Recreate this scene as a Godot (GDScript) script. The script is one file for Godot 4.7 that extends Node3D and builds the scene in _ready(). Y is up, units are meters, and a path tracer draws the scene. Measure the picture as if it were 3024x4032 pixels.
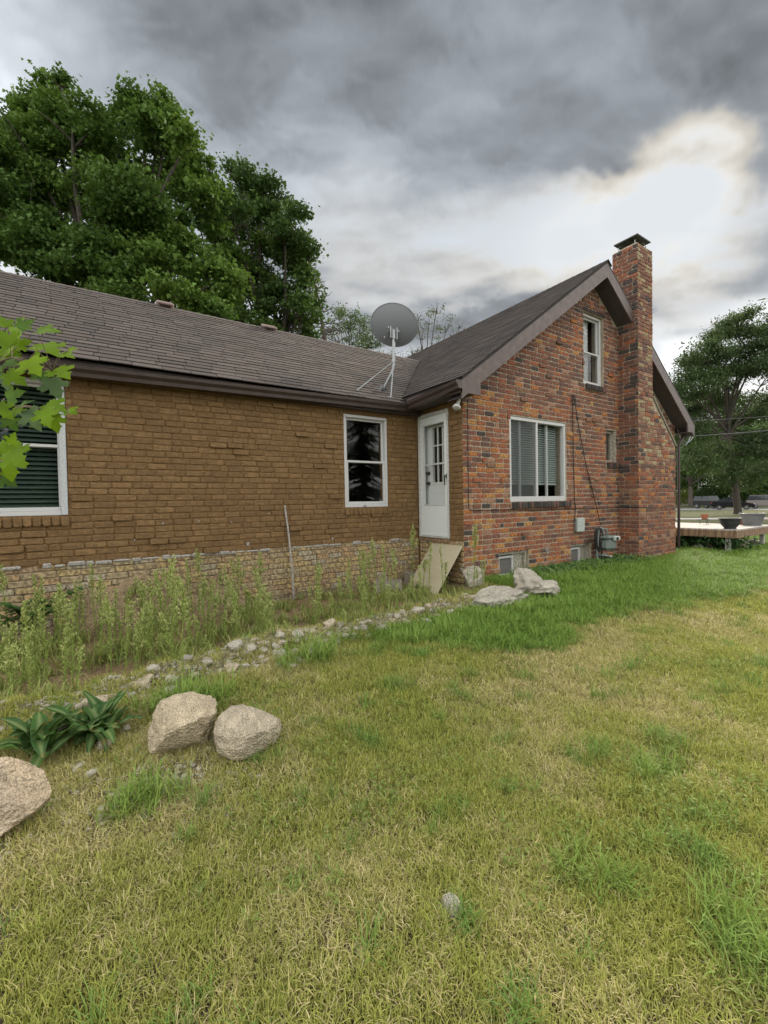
extends Node3D
# A brick house with a painted wing, seen across a dry lawn under a heavy sky. Axes: x runs along the walls, z out of them, y = 0 is the lawn at the chimney.

const EYE := Vector3(-4.537, 1.241, 4.684)
const F := 1690.0                      # focal length in pixels of the 3024 x 4032 photograph
const COURSE := 0.08
const WING := -1.071                   # z of the painted wall
const APEX := Vector2(3.46, 5.66)      # gable ridge
const SLOPE := 0.72
const BSLOPE := 0.69
const BEAVE := Vector2(-0.92, 2.829)    # z, y of the wing's roof edge
var FW: Vector3
var RT: Vector3
var UPV: Vector3
var rng := RandomNumberGenerator.new()
var M := {}
var T := {}
var taken := {}
var house: Node3D
var n_lawn := FastNoiseLite.new()
var n_small := FastNoiseLite.new()

# ---------------------------------------------------------------- mesh builder
class MB:
	var v := PackedVector3Array()
	var n := PackedVector3Array()
	var c := PackedColorArray()
	var i := PackedInt32Array()
	var col := Color(1, 1, 1)
	var tint := false
	func pt(p: Vector3) -> int:
		v.append(p)
		if tint:
			c.append(col)
		return v.size() - 1
	func face(a: int, b: int, d: int) -> void:   # counter-clockwise seen from outside
		i.append(a); i.append(d); i.append(b)
	func tri(a: Vector3, b: Vector3, d: Vector3) -> void:
		var k := pt(a); pt(b); pt(d)
		face(k, k + 1, k + 2)
	func quad(a: Vector3, b: Vector3, d: Vector3, e: Vector3) -> void:
		var k := pt(a); pt(b); pt(d); pt(e)
		face(k, k + 1, k + 2); face(k, k + 2, k + 3)
	func box(lo: Vector3, hi: Vector3, t := Transform3D.IDENTITY) -> void:
		var k := v.size()
		for s in 8:
			pt(t * Vector3(hi.x if s & 1 else lo.x, hi.y if s & 2 else lo.y, hi.z if s & 4 else lo.z))
		for q in [[0, 2, 3, 1], [4, 5, 7, 6], [0, 1, 5, 4], [2, 6, 7, 3], [0, 4, 6, 2], [1, 3, 7, 5]]:
			face(k + q[0], k + q[1], k + q[2]); face(k + q[0], k + q[2], k + q[3])
	func bev(lo: Vector3, hi: Vector3, r: float, t := Transform3D.IDENTITY) -> void:   # box with chamfered edges
		var cen := (lo + hi) / 2.0
		var h := (hi - lo) / 2.0
		r = minf(r, minf(h.x, minf(h.y, h.z)) * 0.9)
		var id := {}
		for s in 8:
			var sg := Vector3(1.0 if s & 1 else -1.0, 1.0 if s & 2 else -1.0, 1.0 if s & 4 else -1.0)
			for ax in 3:
				var p := h - Vector3(r, r, r)
				p[ax] = h[ax]
				id[s * 3 + ax] = pt(t * (cen + p * sg))
		for ax in 3:
			var b1 := 1 << ((ax + 1) % 3)
			var b2 := 1 << ((ax + 2) % 3)
			for sd in 2:
				var s0 := (1 << ax) * sd
				var q := [s0, s0 | b1, s0 | b1 | b2, s0 | b2]
				if sd == 0:
					q.reverse()
				face(id[q[0] * 3 + ax], id[q[1] * 3 + ax], id[q[2] * 3 + ax]); face(id[q[0] * 3 + ax], id[q[2] * 3 + ax], id[q[3] * 3 + ax])
			var a1 := (ax + 1) % 3
			var a2 := (ax + 2) % 3
			for k in 4:
				var s1: int = (b1 if k & 1 else 0) | (b2 if k & 2 else 0)
				var s2: int = s1 | (1 << ax)
				var p0: int = id[s1 * 3 + a1]; var p1: int = id[s2 * 3 + a1]; var p2: int = id[s2 * 3 + a2]; var p3: int = id[s1 * 3 + a2]
				if k == 0 or k == 3:
					face(p0, p2, p1); face(p0, p3, p2)
				else:
					face(p0, p1, p2); face(p0, p2, p3)
		for s in 8:
			var bits := (s & 1) + ((s >> 1) & 1) + ((s >> 2) & 1)
			if bits % 2 == 1:
				face(id[s * 3], id[s * 3 + 1], id[s * 3 + 2])
			else:
				face(id[s * 3], id[s * 3 + 2], id[s * 3 + 1])
	func tube(path: Array, radii: Array, sides := 8, caps := true) -> void:
		var k0 := v.size()
		var side := Vector3.UP
		for a in path.size():
			var p: Vector3 = path[a]
			var q: Vector3 = path[mini(a + 1, path.size() - 1)]
			var o: Vector3 = path[maxi(a - 1, 0)]
			var d := (q - o).normalized()
			if a == 0:
				side = d.cross(Vector3(0.31, 0.2, 0.93)).normalized()
				if side.length() < 0.5:
					side = d.cross(Vector3.RIGHT).normalized()
			side = (side - d * side.dot(d)).normalized()
			var up := d.cross(side)
			for s in sides:
				var w := TAU * s / sides
				pt(p + (side * cos(w) + up * sin(w)) * float(radii[a] if radii.size() > 1 else radii[0]))
		for a in path.size() - 1:
			for s in sides:
				var b0 := k0 + a * sides + s
				var b1 := k0 + a * sides + (s + 1) % sides
				face(b0, b1, b1 + sides); face(b0, b1 + sides, b0 + sides)
		if caps:
			for e in 2:
				var kk := k0 if e == 0 else k0 + (path.size() - 1) * sides
				for s in range(1, sides - 1):
					if e == 0:
						face(kk, kk + s + 1, kk + s)
					else:
						face(kk, kk + s, kk + s + 1)
	func lathe(prof: Array, sides := 24, t := Transform3D.IDENTITY) -> void:   # profile of (radius, y), from the bottom up on the outside
		var k0 := v.size()
		for p in prof:
			for s in sides:
				var w := TAU * s / sides
				pt(t * Vector3(cos(w) * p.x, p.y, -sin(w) * p.x))
		for a in prof.size() - 1:
			for s in sides:
				var b0 := k0 + a * sides + s
				var b1 := k0 + a * sides + (s + 1) % sides
				face(b0, b1, b1 + sides); face(b0, b1 + sides, b0 + sides)
	func prism(pts: Array, lo: float, hi: float, t := Transform3D.IDENTITY) -> void:   # convex counter-clockwise outline in x, y pulled from z = lo to hi
		var k := v.size()
		var m := pts.size()
		for z in [lo, hi]:
			for p in pts:
				pt(t * Vector3(p.x, p.y, z))
		for s in range(1, m - 1):
			face(k, k + s + 1, k + s)
			face(k + m, k + m + s, k + m + s + 1)
		for s in m:
			var e := (s + 1) % m
			face(k + s, k + e, k + m + e); face(k + s, k + m + e, k + m + s)
	func add(o: MB, t: Transform3D) -> void:
		var k := v.size()
		for p in o.v:
			pt(t * p)
		for q in o.n:
			n.append((t.basis * q).normalized())
		for q in o.i:
			i.append(q + k)
	func smooth() -> void:
		n.resize(v.size())
		n.fill(Vector3.ZERO)
		for k in range(0, i.size(), 3):
			var f := (v[i[k + 2]] - v[i[k]]).cross(v[i[k + 1]] - v[i[k]])
			for e in 3:
				n[i[k + e]] += f
		for k in n.size():
			n[k] = n[k].normalized() if n[k].length() > 0 else Vector3.UP
	func into(mesh: ArrayMesh, m: Material) -> void:
		if i.is_empty():
			return
		var a := []
		a.resize(Mesh.ARRAY_MAX)
		a[Mesh.ARRAY_VERTEX] = v
		a[Mesh.ARRAY_INDEX] = i
		if n.size() == v.size():
			a[Mesh.ARRAY_NORMAL] = n
		if tint:
			a[Mesh.ARRAY_COLOR] = c
		mesh.add_surface_from_arrays(Mesh.PRIMITIVE_TRIANGLES, a)
		mesh.surface_set_material(mesh.get_surface_count() - 1, m)
	func mesh(m: Material) -> ArrayMesh:
		var r := ArrayMesh.new()
		into(r, m)
		return r

# ---------------------------------------------------------------- nodes
func numbered(called: String) -> String:
	var k: int = taken.get(called, 0)
	taken[called] = k + 1
	return called if k == 0 else "%s_%03d" % [called, k]

func tag(o: Node3D, label: String, category: String, group := "", kind := "") -> Node3D:
	o.set_meta("label", label)
	o.set_meta("category", category)
	if group:
		o.set_meta("group", group)
	if kind:
		o.set_meta("kind", kind)
	return o

func thing(called: String, label: String, category: String, at := Vector3.ZERO, turn := 0.0, group := "") -> Node3D:
	var o := Node3D.new()
	o.name = numbered(called)
	add_child(o)
	o.position = at
	o.rotation.y = turn
	return tag(o, label, category, group)

func put(called: String, mesh: Mesh, parent: Node = self, t := Transform3D.IDENTITY, over: Material = null) -> MeshInstance3D:
	var o := MeshInstance3D.new()
	o.name = numbered(called) if parent == self else called
	o.mesh = mesh
	if over:
		o.material_override = over
	parent.add_child(o, true)
	o.transform = t
	return o

func part(called: String, mb: MB, m: Material, parent: Node = self, t := Transform3D.IDENTITY) -> MeshInstance3D:
	return put(called, mb.mesh(m), parent, t)

func structure(o: Node3D) -> Node3D:
	o.set_meta("kind", "structure")
	return o

func swarm(called: String, mesh: Mesh, xf: Array, colors: Array, parent: Node = self) -> MultiMeshInstance3D:
	var mm := MultiMesh.new()
	mm.transform_format = MultiMesh.TRANSFORM_3D
	mm.use_colors = colors.size() > 0
	mm.mesh = mesh
	mm.instance_count = xf.size()
	for k in xf.size():
		mm.set_instance_transform(k, xf[k])
		if colors.size():
			mm.set_instance_color(k, colors[k])
	var o := MultiMeshInstance3D.new()
	o.name = numbered(called) if parent == self else called
	o.multimesh = mm
	parent.add_child(o, true)
	return o

# ---------------------------------------------------------------- from pixels of the photograph to places
func ray(px: float, py: float) -> Vector3:
	return FW + RT * ((px - 1512.0) / F) + UPV * ((2016.0 - py) / F)
func deep(px: float, py: float, d: float) -> Vector3:
	return EYE + ray(px, py) * d
func on_y(px: float, py: float, y: float) -> Vector3:
	var d := ray(px, py)
	return EYE + d * ((y - EYE.y) / d.y)
func on_z(px: float, py: float, z: float) -> Vector3:
	var d := ray(px, py)
	return EYE + d * ((z - EYE.z) / d.z)
func on_x(px: float, py: float, x: float) -> Vector3:
	var d := ray(px, py)
	return EYE + d * ((x - EYE.x) / d.x)
func on_ground(px: float, py: float) -> Vector3:
	var y := 0.0
	for k in 12:
		var p := on_y(px, py, y)
		y = lerpf(y, ground(p.x, p.z), 0.7)
	var q := on_y(px, py, y)
	q.y = ground(q.x, q.z)
	return q
func pixel(p: Vector3) -> Vector3:   # photo x, y and depth
	var q := p - EYE
	var z := q.dot(FW)
	return Vector3(1512.0 + F * q.dot(RT) / z, 2016.0 - F * q.dot(UPV) / z, z)
func shown(p: Vector3, margin := 0.0) -> bool:
	var q := pixel(p)
	return q.z > 0.1 and q.x > -margin and q.x < 3024.0 + margin and q.y > -margin and q.y < 4032.0 + margin
func rr(a: float, b: float) -> float:
	return rng.randf_range(a, b)

# ---------------------------------------------------------------- materials
func lin(r: float, g: float, b: float) -> Color:
	return Color(r, g, b).linear_to_srgb()

func noise_image(size: int, freq: float, oct: int, seed_: int, lo: float, hi: float, contrast := 1.0, kind := FastNoiseLite.TYPE_SIMPLEX_SMOOTH, sx := 1.0) -> Image:
	# grey texture that repeats without a seam: four shifted copies are blended
	var f := FastNoiseLite.new()
	f.noise_type = kind
	f.seed = seed_
	f.frequency = freq
	f.fractal_octaves = oct
	var im := f.get_seamless_image(size, size, false, false, 0.12) if sx == 1.0 else f.get_seamless_image(size, int(size * sx), false, false, 0.12)
	im.convert(Image.FORMAT_L8)
	if sx != 1.0:
		im.resize(size, size, Image.INTERPOLATE_BILINEAR)
	var data := im.get_data()
	for k in data.size():
		var x := clampf((data[k] / 255.0 - 0.5) * contrast + 0.5, 0.0, 1.0)
		data[k] = int(lerpf(lo, hi, x) * 255.0)
	return Image.create_from_data(size, size, false, Image.FORMAT_L8, data)

func blend(a: Image, b: Image) -> Image:
	var x := a.get_data()
	var y := b.get_data()
	for k in x.size():
		x[k] = x[k] * y[k] / 255
	return Image.create_from_data(a.get_width(), a.get_height(), false, Image.FORMAT_L8, x)

func tex(im: Image) -> ImageTexture:
	return ImageTexture.create_from_image(im)

func mat(color: Color, rough := 0.9, grain := "", scale := 1.0, bump := "", depth := 0.1, spec := 0.5) -> StandardMaterial3D:
	var m := StandardMaterial3D.new()
	m.albedo_color = color
	m.roughness = rough
	m.metallic_specular = spec
	if grain:
		m.albedo_texture = T[grain]
	if grain or bump:
		m.uv1_triplanar = true
		m.uv1_world_triplanar = true
		m.uv1_scale = Vector3(scale, scale, scale)
	if bump:
		m.heightmap_enabled = true
		m.heightmap_texture = T[bump]
		m.heightmap_scale = depth
	return m

func leafy(color: Color, through := 0.5, tinted := false) -> StandardMaterial3D:
	var m := StandardMaterial3D.new()
	m.albedo_color = color
	m.roughness = 0.55
	m.metallic_specular = 0.22
	m.backlight_enabled = true
	m.backlight = Color(through, through, through * 0.6).linear_to_srgb()
	m.vertex_color_use_as_albedo = tinted
	m.cull_mode = BaseMaterial3D.CULL_DISABLED
	return m

func materials() -> void:
	T.mottle = tex(blend(noise_image(512, 0.012, 4, 3, 0.84, 1.0, 1.5), noise_image(512, 0.12, 3, 4, 0.86, 1.0, 1.6)))
	T.fine = tex(blend(noise_image(512, 0.05, 4, 5, 0.88, 1.0, 1.5), noise_image(512, 0.35, 2, 6, 0.82, 1.0, 1.8)))
	T.stain = tex(blend(noise_image(512, 0.016, 5, 7, 0.66, 1.0, 2.0), noise_image(512, 0.3, 2, 8, 0.84, 1.0, 1.8)))
	T.speck = tex(blend(noise_image(512, 0.10, 3, 9, 0.58, 1.0, 2.4), noise_image(512, 0.02, 4, 10, 0.8, 1.0, 1.8)))
	T.wood = tex(blend(noise_image(512, 0.02, 4, 11, 0.72, 1.0, 2.0, FastNoiseLite.TYPE_SIMPLEX_SMOOTH, 0.1), noise_image(512, 0.2, 2, 12, 0.88, 1.0, 1.6)))
	T.granite = tex(blend(noise_image(512, 0.16, 3, 16, 0.66, 1.0, 2.4), noise_image(512, 0.015, 4, 17, 0.82, 1.0, 1.8)))
	T.rough = tex(noise_image(512, 0.06, 5, 13, 0.0, 1.0, 1.6))
	T.pit = tex(noise_image(512, 0.16, 4, 14, 0.0, 1.0, 2.0))
	T.soft = tex(noise_image(256, 0.02, 3, 15, 0.0, 1.0, 1.4))
	M.paint = [mat(lin(0.270, 0.159, 0.060), 0.72, "mottle", 2.1, "rough", 0.5), mat(lin(0.260, 0.152, 0.056), 0.74, "mottle", 2.4, "rough", 0.6), mat(lin(0.281, 0.166, 0.063), 0.72, "mottle", 1.7, "rough", 0.5), mat(lin(0.263, 0.156, 0.061), 0.74, "mottle", 2.9, "rough", 0.65)]
	M.paint_mortar = mat(lin(0.241, 0.136, 0.048), 0.88, "mottle", 1.1, "rough", 0.5)
	M.red = []
	for q in [[0.56, 0.20, 0.095], [0.49, 0.175, 0.09], [0.70, 0.275, 0.085], [0.38, 0.165, 0.10], [0.36, 0.165, 0.11], [0.25, 0.135, 0.105], [0.12, 0.095, 0.088], [0.60, 0.33, 0.21], [0.76, 0.39, 0.13], [0.44, 0.235, 0.145]]:
		M.red.append(mat(lin(q[0], q[1], q[2]), 0.9, "stain", 2.6, "pit", 0.25))
	M.black_brick = mat(lin(0.075, 0.062, 0.058), 0.85, "stain", 3.0, "pit", 0.3)
	M.mortar = mat(lin(0.62, 0.54, 0.41), 0.95, "mottle", 2.0, "pit", 0.4)
	M.tan = []
	for q in [[0.70, 0.53, 0.26], [0.64, 0.51, 0.30], [0.74, 0.55, 0.27], [0.66, 0.45, 0.24], [0.60, 0.46, 0.26], [0.66, 0.57, 0.40], [0.60, 0.43, 0.25]]:
		M.tan.append(mat(lin(q[0], q[1], q[2]), 0.92, "stain", 2.2, "pit", 0.3))
	M.tan_mortar = mat(lin(0.52, 0.42, 0.27), 0.95, "stain", 1.6, "pit", 0.5)
	M.white_mortar = mat(lin(0.82, 0.78, 0.70), 0.95, "speck", 2.5, "rough", 0.8)
	M.shingle = []
	for q in [[0.092, 0.076, 0.068], [0.078, 0.065, 0.059], [0.108, 0.089, 0.08], [0.088, 0.07, 0.061], [0.068, 0.058, 0.054]]:
		M.shingle.append(mat(lin(q[0], q[1], q[2]), 0.95, "fine", 5.0, "pit", 0.12))
	M.felt = mat(lin(0.045, 0.042, 0.042), 0.95)
	M.fascia = mat(lin(0.157, 0.117, 0.106), 0.55, "mottle", 0.8)
	M.gutter = mat(lin(0.072, 0.049, 0.043), 0.42, "mottle", 0.7)
	M.soffit = mat(lin(0.10, 0.085, 0.085), 0.8, "mottle", 1.5)
	M.vinyl = mat(lin(0.704, 0.713, 0.713), 0.4, "fine", 3.0)
	M.vinyl.albedo_color = lin(0.748, 0.757, 0.757)
	M.old_white = mat(lin(0.722, 0.722, 0.686), 0.55, "mottle", 2.5)
	M.aluminium = mat(lin(0.66, 0.70, 0.72), 0.35, "fine", 1.5)
	M.door = mat(lin(0.651, 0.695, 0.686), 0.45)
	M.door_in = M.door
	M.cream = mat(lin(0.62, 0.58, 0.47), 0.7, "stain", 3.0)
	M.glass = StandardMaterial3D.new()
	M.glass.albedo_color = Color(0.05, 0.07, 0.06, 0.05)
	M.glass.transparency = BaseMaterial3D.TRANSPARENCY_ALPHA
	M.glass.roughness = 0.02
	M.screen = StandardMaterial3D.new()
	M.screen.albedo_color = Color(lin(0.10, 0.11, 0.11), 0.45)
	M.screen.transparency = BaseMaterial3D.TRANSPARENCY_ALPHA
	M.screen.roughness = 0.8
	M.gauze = mat(lin(0.17, 0.165, 0.155), 0.9)
	M.blind = mat(lin(0.30, 0.36, 0.34), 0.6)
	M.blind_green = mat(lin(0.035, 0.062, 0.048), 0.6)
	M.curtain = mat(lin(0.55, 0.60, 0.58), 0.9, "stain", 2.0)
	M.room = mat(lin(0.10, 0.10, 0.10), 0.9)
	M.black = mat(lin(0.012, 0.012, 0.013), 0.45)
	M.cable = mat(lin(0.015, 0.014, 0.014), 0.6)
	M.galv = mat(lin(0.42, 0.45, 0.46), 0.38, "mottle", 4.0)
	M.galv.metallic = 0.6
	M.dish = mat(lin(0.33, 0.36, 0.39), 0.6, "fine", 3.0)
	M.meter = mat(lin(0.30, 0.36, 0.33), 0.5, "stain", 5.0)
	M.box = mat(lin(0.58, 0.63, 0.60), 0.5, "mottle", 3.0)
	M.concrete = mat(lin(0.62, 0.56, 0.45), 0.95, "speck", 4.0, "pit", 0.3)
	M.plank = mat(lin(0.60, 0.54, 0.37), 0.7, "fine", 1.2)
	M.pole = mat(lin(0.62, 0.59, 0.54), 0.8, "stain", 4.0)
	M.soil = mat(lin(0.36, 0.26, 0.15), 1.0, "speck", 1.5, "rough", 1.2)
	M.sand = mat(lin(0.62, 0.47, 0.27), 1.0, "speck", 1.4, "rough", 2.2)
	M.boulder = mat(lin(0.86, 0.72, 0.50), 0.92, "granite", 1.7, "rough", 1.4)
	M.boulder2 = mat(lin(0.84, 0.72, 0.53), 0.92, "granite", 2.0, "rough", 1.4)
	M.boulder3 = mat(lin(0.80, 0.65, 0.46), 0.92, "granite", 1.4, "rough", 1.4)
	M.lime = mat(lin(0.74, 0.69, 0.57), 0.95, "fine", 2.6, "rough", 1.6)
	M.deckwood = mat(lin(0.72, 0.68, 0.64), 0.85, "wood", 1.5)
	M.deckside = mat(lin(0.36, 0.24, 0.15), 0.85, "wood", 1.5)
	M.pot_dark = mat(lin(0.05, 0.055, 0.062), 0.55, "mottle", 4.0)
	M.pot_grey = mat(lin(0.23, 0.24, 0.25), 0.6, "mottle", 4.0)
	M.terracotta = mat(lin(0.48, 0.19, 0.10), 0.85, "mottle", 5.0)
	M.bark = mat(lin(0.13, 0.11, 0.09), 0.95, "stain", 2.0, "rough", 2.0)
	M.deadbark = mat(lin(0.17, 0.14, 0.12), 0.95, "stain", 2.0)
	M.asphalt = mat(lin(0.30, 0.30, 0.30), 0.9, "mottle", 0.5)
	M.walk = mat(lin(0.55, 0.52, 0.48), 0.95, "mottle", 0.6)
	M.vent = mat(lin(0.30, 0.22, 0.20), 0.7, "mottle", 3.0)

# ---------------------------------------------------------------- camera, sky, light
func blob(d: Vector3, px: float, py: float, deg: float) -> float:
	var a := d.angle_to(ray(px, py)) / deg_to_rad(deg)
	return exp(-a * a)

func sky_image() -> ImageTexture:
	var w := 1536
	var h := 768
	var f := FastNoiseLite.new()
	f.noise_type = FastNoiseLite.TYPE_SIMPLEX_SMOOTH
	f.seed = 21
	f.frequency = 0.85
	f.fractal_octaves = 6
	f.fractal_gain = 0.52
	f.domain_warp_enabled = true
	f.domain_warp_amplitude = 0.7
	f.domain_warp_frequency = 0.5
	var g := FastNoiseLite.new()
	g.seed = 5
	g.frequency = 1.5
	g.fractal_octaves = 5
	var data := PackedFloat32Array()
	data.resize(w * h * 3)
	for y in h:
		var e := PI / 2.0 - (y + 0.5) / h * PI
		for x in w:
			var a := ((x + 0.5) / w - 0.25) * TAU
			var d := Vector3(cos(a) * cos(e), sin(e), sin(a) * cos(e))
			var k := (y * w + x) * 3
			var dy := maxf(d.y, 0.0)
			var p := Vector2(d.x, d.z) / (dy + 0.22)
			var q := Vector2(p.x * 0.8 + p.y * 0.6, (p.y * 0.8 - p.x * 0.6) * 1.9)   # the layer is drawn out along one wind direction
			var s := f.get_noise_2d(q.x, q.y)
			var s2 := g.get_noise_2d(q.x * 2.3 + 9.0, q.y * 2.3)
			# a heavy cloud over the house, thinner and brighter cloud all round it
			var dark := clampf(0.85 * blob(d, 1800, 560, 27.0) + 0.62 * blob(d, 2750, 120, 22.0) + 0.78 * blob(d, 600, 380, 30.0) + 0.40 * blob(d, 2930, 900, 8.0) + 0.3 * blob(d, 2700, 1180, 13.0) + 0.22 * blob(d, 1750, 1150, 12.0), 0.0, 1.0)
			var low := exp(-dy * dy / 0.10)
			var lum := 0.61 - 0.475 * dark + 0.06 * low * (1.0 - 0.4 * dark)
			lum *= 1.0 + 0.78 * s + 0.30 * s2
			# the break in it, low towards the hidden sun, with lit cream edges
			var gap := 0.85 * blob(d, 2570, 810, 5.2) + 0.45 * blob(d, 2220, 960, 5.5) + 0.28 * blob(d, 2760, 1080, 6.0) + 0.5 * blob(d, 2800, 590, 4.0) + 0.24 * blob(d, 1850, 1100, 7.0) + 0.2 * blob(d, 1400, 1060, 8.0)
			var edge := gap + s * 0.95 + s2 * 0.45
			var open := smoothstep(0.30, 0.95, edge) * clampf(gap * 2.2, 0.0, 1.0)
			var rim := clampf(gap * 1.6, 0.0, 1.0) * smoothstep(-0.05, 0.35, edge) * (1.0 - smoothstep(0.45, 0.95, edge))
			lum = lerpf(lum, 0.262, open)
			lum += 0.10 * rim
			var tone := Color(1.02, 1.0, 0.97).lerp(Color(0.915, 1.0, 1.10), dark * (1.0 - 0.6 * low))
			tone = tone.lerp(Color(1.08, 1.01, 0.89), clampf(rim * 1.3, 0.0, 0.9)).lerp(Color(0.955, 1.0, 1.045), open)
			data[k] = lum * tone.r
			data[k + 1] = lum * tone.g
			data[k + 2] = lum * tone.b
	return ImageTexture.create_from_image(Image.create_from_data(w, h, false, Image.FORMAT_RGBF, data.to_byte_array()))

func setup() -> void:
	var yaw := deg_to_rad(33.601)
	var pitch := deg_to_rad(-1.243)
	var roll := deg_to_rad(-0.987)
	FW = Vector3(sin(yaw) * cos(pitch), sin(pitch), -cos(yaw) * cos(pitch))
	var r := Vector3(cos(yaw), 0, sin(yaw))
	var u := r.cross(FW)
	RT = r * cos(roll) + u * sin(roll)
	UPV = u * cos(roll) - r * sin(roll)
	var cam := Camera3D.new()
	cam.name = "camera"
	cam.fov = rad_to_deg(2.0 * atan(2016.0 / F))
	cam.near = 0.05
	cam.far = 2000.0
	cam.transform = Transform3D(Basis(RT, UPV, -FW), EYE)
	add_child(cam)
	cam.current = true
	var env := Environment.new()
	env.background_mode = Environment.BG_SKY
	var sky := Sky.new()
	var sm := PanoramaSkyMaterial.new()
	sm.panorama = sky_image()
	sky.sky_material = sm
	env.sky = sky
	env.tonemap_mode = Environment.TONE_MAPPER_LINEAR
	env.tonemap_exposure = 3.1
	env.sdfgi_enabled = true
	env.ssao_enabled = true
	env.ssil_enabled = true
	var we := WorldEnvironment.new()
	we.name = "environment"
	we.environment = env
	add_child(we)
	var sun := DirectionalLight3D.new()
	sun.name = "sun"
	sun.light_color = Color(1.0, 0.94, 0.85)
	sun.light_energy = 0.5
	sun.light_angular_distance = 12.0
	sun.shadow_enabled = true
	add_child(sun)
	sun.look_at_from_position(ray(2650, 760).normalized() * 50.0, Vector3.ZERO)

# ---------------------------------------------------------------- the ground
const RIDGE := [Vector2(-9.0, 1.5), Vector2(-4.75, 1.3), Vector2(-4.03, 1.2), Vector2(-3.2, 0.93), Vector2(-2.4, 1.02), Vector2(-1.23, 0.95), Vector2(-0.5, 0.85), Vector2(0.3, 0.8)]
func ridge_z(x: float) -> float:
	for k in RIDGE.size() - 1:
		if x < RIDGE[k + 1].x or k == RIDGE.size() - 2:
			var t := clampf((x - RIDGE[k].x) / (RIDGE[k + 1].x - RIDGE[k].x), 0.0, 1.0)
			return lerpf(RIDGE[k].y, RIDGE[k + 1].y, t)
	return 1.0

func bed(x: float, z: float) -> float:   # 1 inside the dug bed along the painted wall
	if x > 0.1:
		return 0.0
	return smoothstep(0.05, -0.25, z - ridge_z(x)) * smoothstep(0.1, -0.35, x)

func ground(x: float, z: float) -> float:
	var far := Vector2(x + 2.0, z - 2.0).length()
	var y := -0.20 * smoothstep(0.4, 4.4, z) * smoothstep(9.0, 1.0, x)
	y += -0.45 * smoothstep(14.0, 60.0, far)
	if far < 14.0:
		y += n_lawn.get_noise_2d(x * 1.4, z * 1.4) * 0.028 + n_small.get_noise_2d(x * 7.0, z * 7.0) * 0.012
		var b := bed(x, z)
		y = lerpf(y, -0.10 + n_small.get_noise_2d(x * 5.0, z * 5.0) * 0.02, b)
		if x < 0.6:
			y += 0.13 * exp(-pow((z - ridge_z(x)) / 0.19, 2.0)) * smoothstep(0.6, -0.6, x) * (0.8 + 0.5 * n_small.get_noise_2d(x * 4.0, z * 4.0))
		y -= 0.07 * exp(-(pow((x + 2.05) / 0.2, 2.0) + pow((z - 3.64) / 0.12, 2.0)))   # a worn hollow in the lawn
	return y

func lush(x: float, z: float) -> float:   # the green belt by the walls and along the rubble
	var zl := 1.6
	if x > -3.6:
		zl = lerpf(1.45, 2.15, smoothstep(-3.6, -0.6, x)) + 0.35 * smoothstep(0.5, 4.0, x)
	zl -= 0.5 * smoothstep(-1.4, -2.6, x)
	return smoothstep(0.28, -0.22, z - zl + n_lawn.get_noise_2d(x * 2.0 + 40.0, z * 2.0) * 0.35) * smoothstep(-4.4, -3.3, x) * (smoothstep(0.12, 0.34, z - ridge_z(x)) if x < 0.3 else 1.0)

func dryness(x: float, z: float) -> float:
	var d := 0.35 + 1.0 * n_lawn.get_noise_2d(x * 0.9 + 7.0, z * 0.9) + 0.45 * n_lawn.get_noise_2d(x * 3.0, z * 3.0 + 50.0)
	d += 0.45 * exp(-(pow((x + 1.3) / 0.8, 2.0) + pow((z - 2.55) / 0.35, 2.0)))
	d += 0.22 * exp(-(pow((x + 4.1) / 0.7, 2.0) + pow((z - 2.5) / 0.35, 2.0)))
	d -= 0.30 * exp(-(pow((x + 2.9) / 0.55, 2.0) + pow((z - 4.0) / 0.5, 2.0)))
	return clampf(d, 0.0, 1.0)

func steps(lo: float, hi: float, fine_lo: float, fine_hi: float, d: float) -> PackedFloat32Array:
	var out := PackedFloat32Array()
	var x := fine_lo
	var s := d
	var left := []
	while x > lo:
		s *= 1.22
		x = maxf(lo, x - s)
		left.push_front(x)
	for q in left:
		out.append(q)
	x = fine_lo
	while x < fine_hi:
		out.append(x)
		x += d
	s = d
	while x < hi:
		out.append(x)
		s *= 1.22
		x += s
	out.append(hi)
	return out

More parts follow.
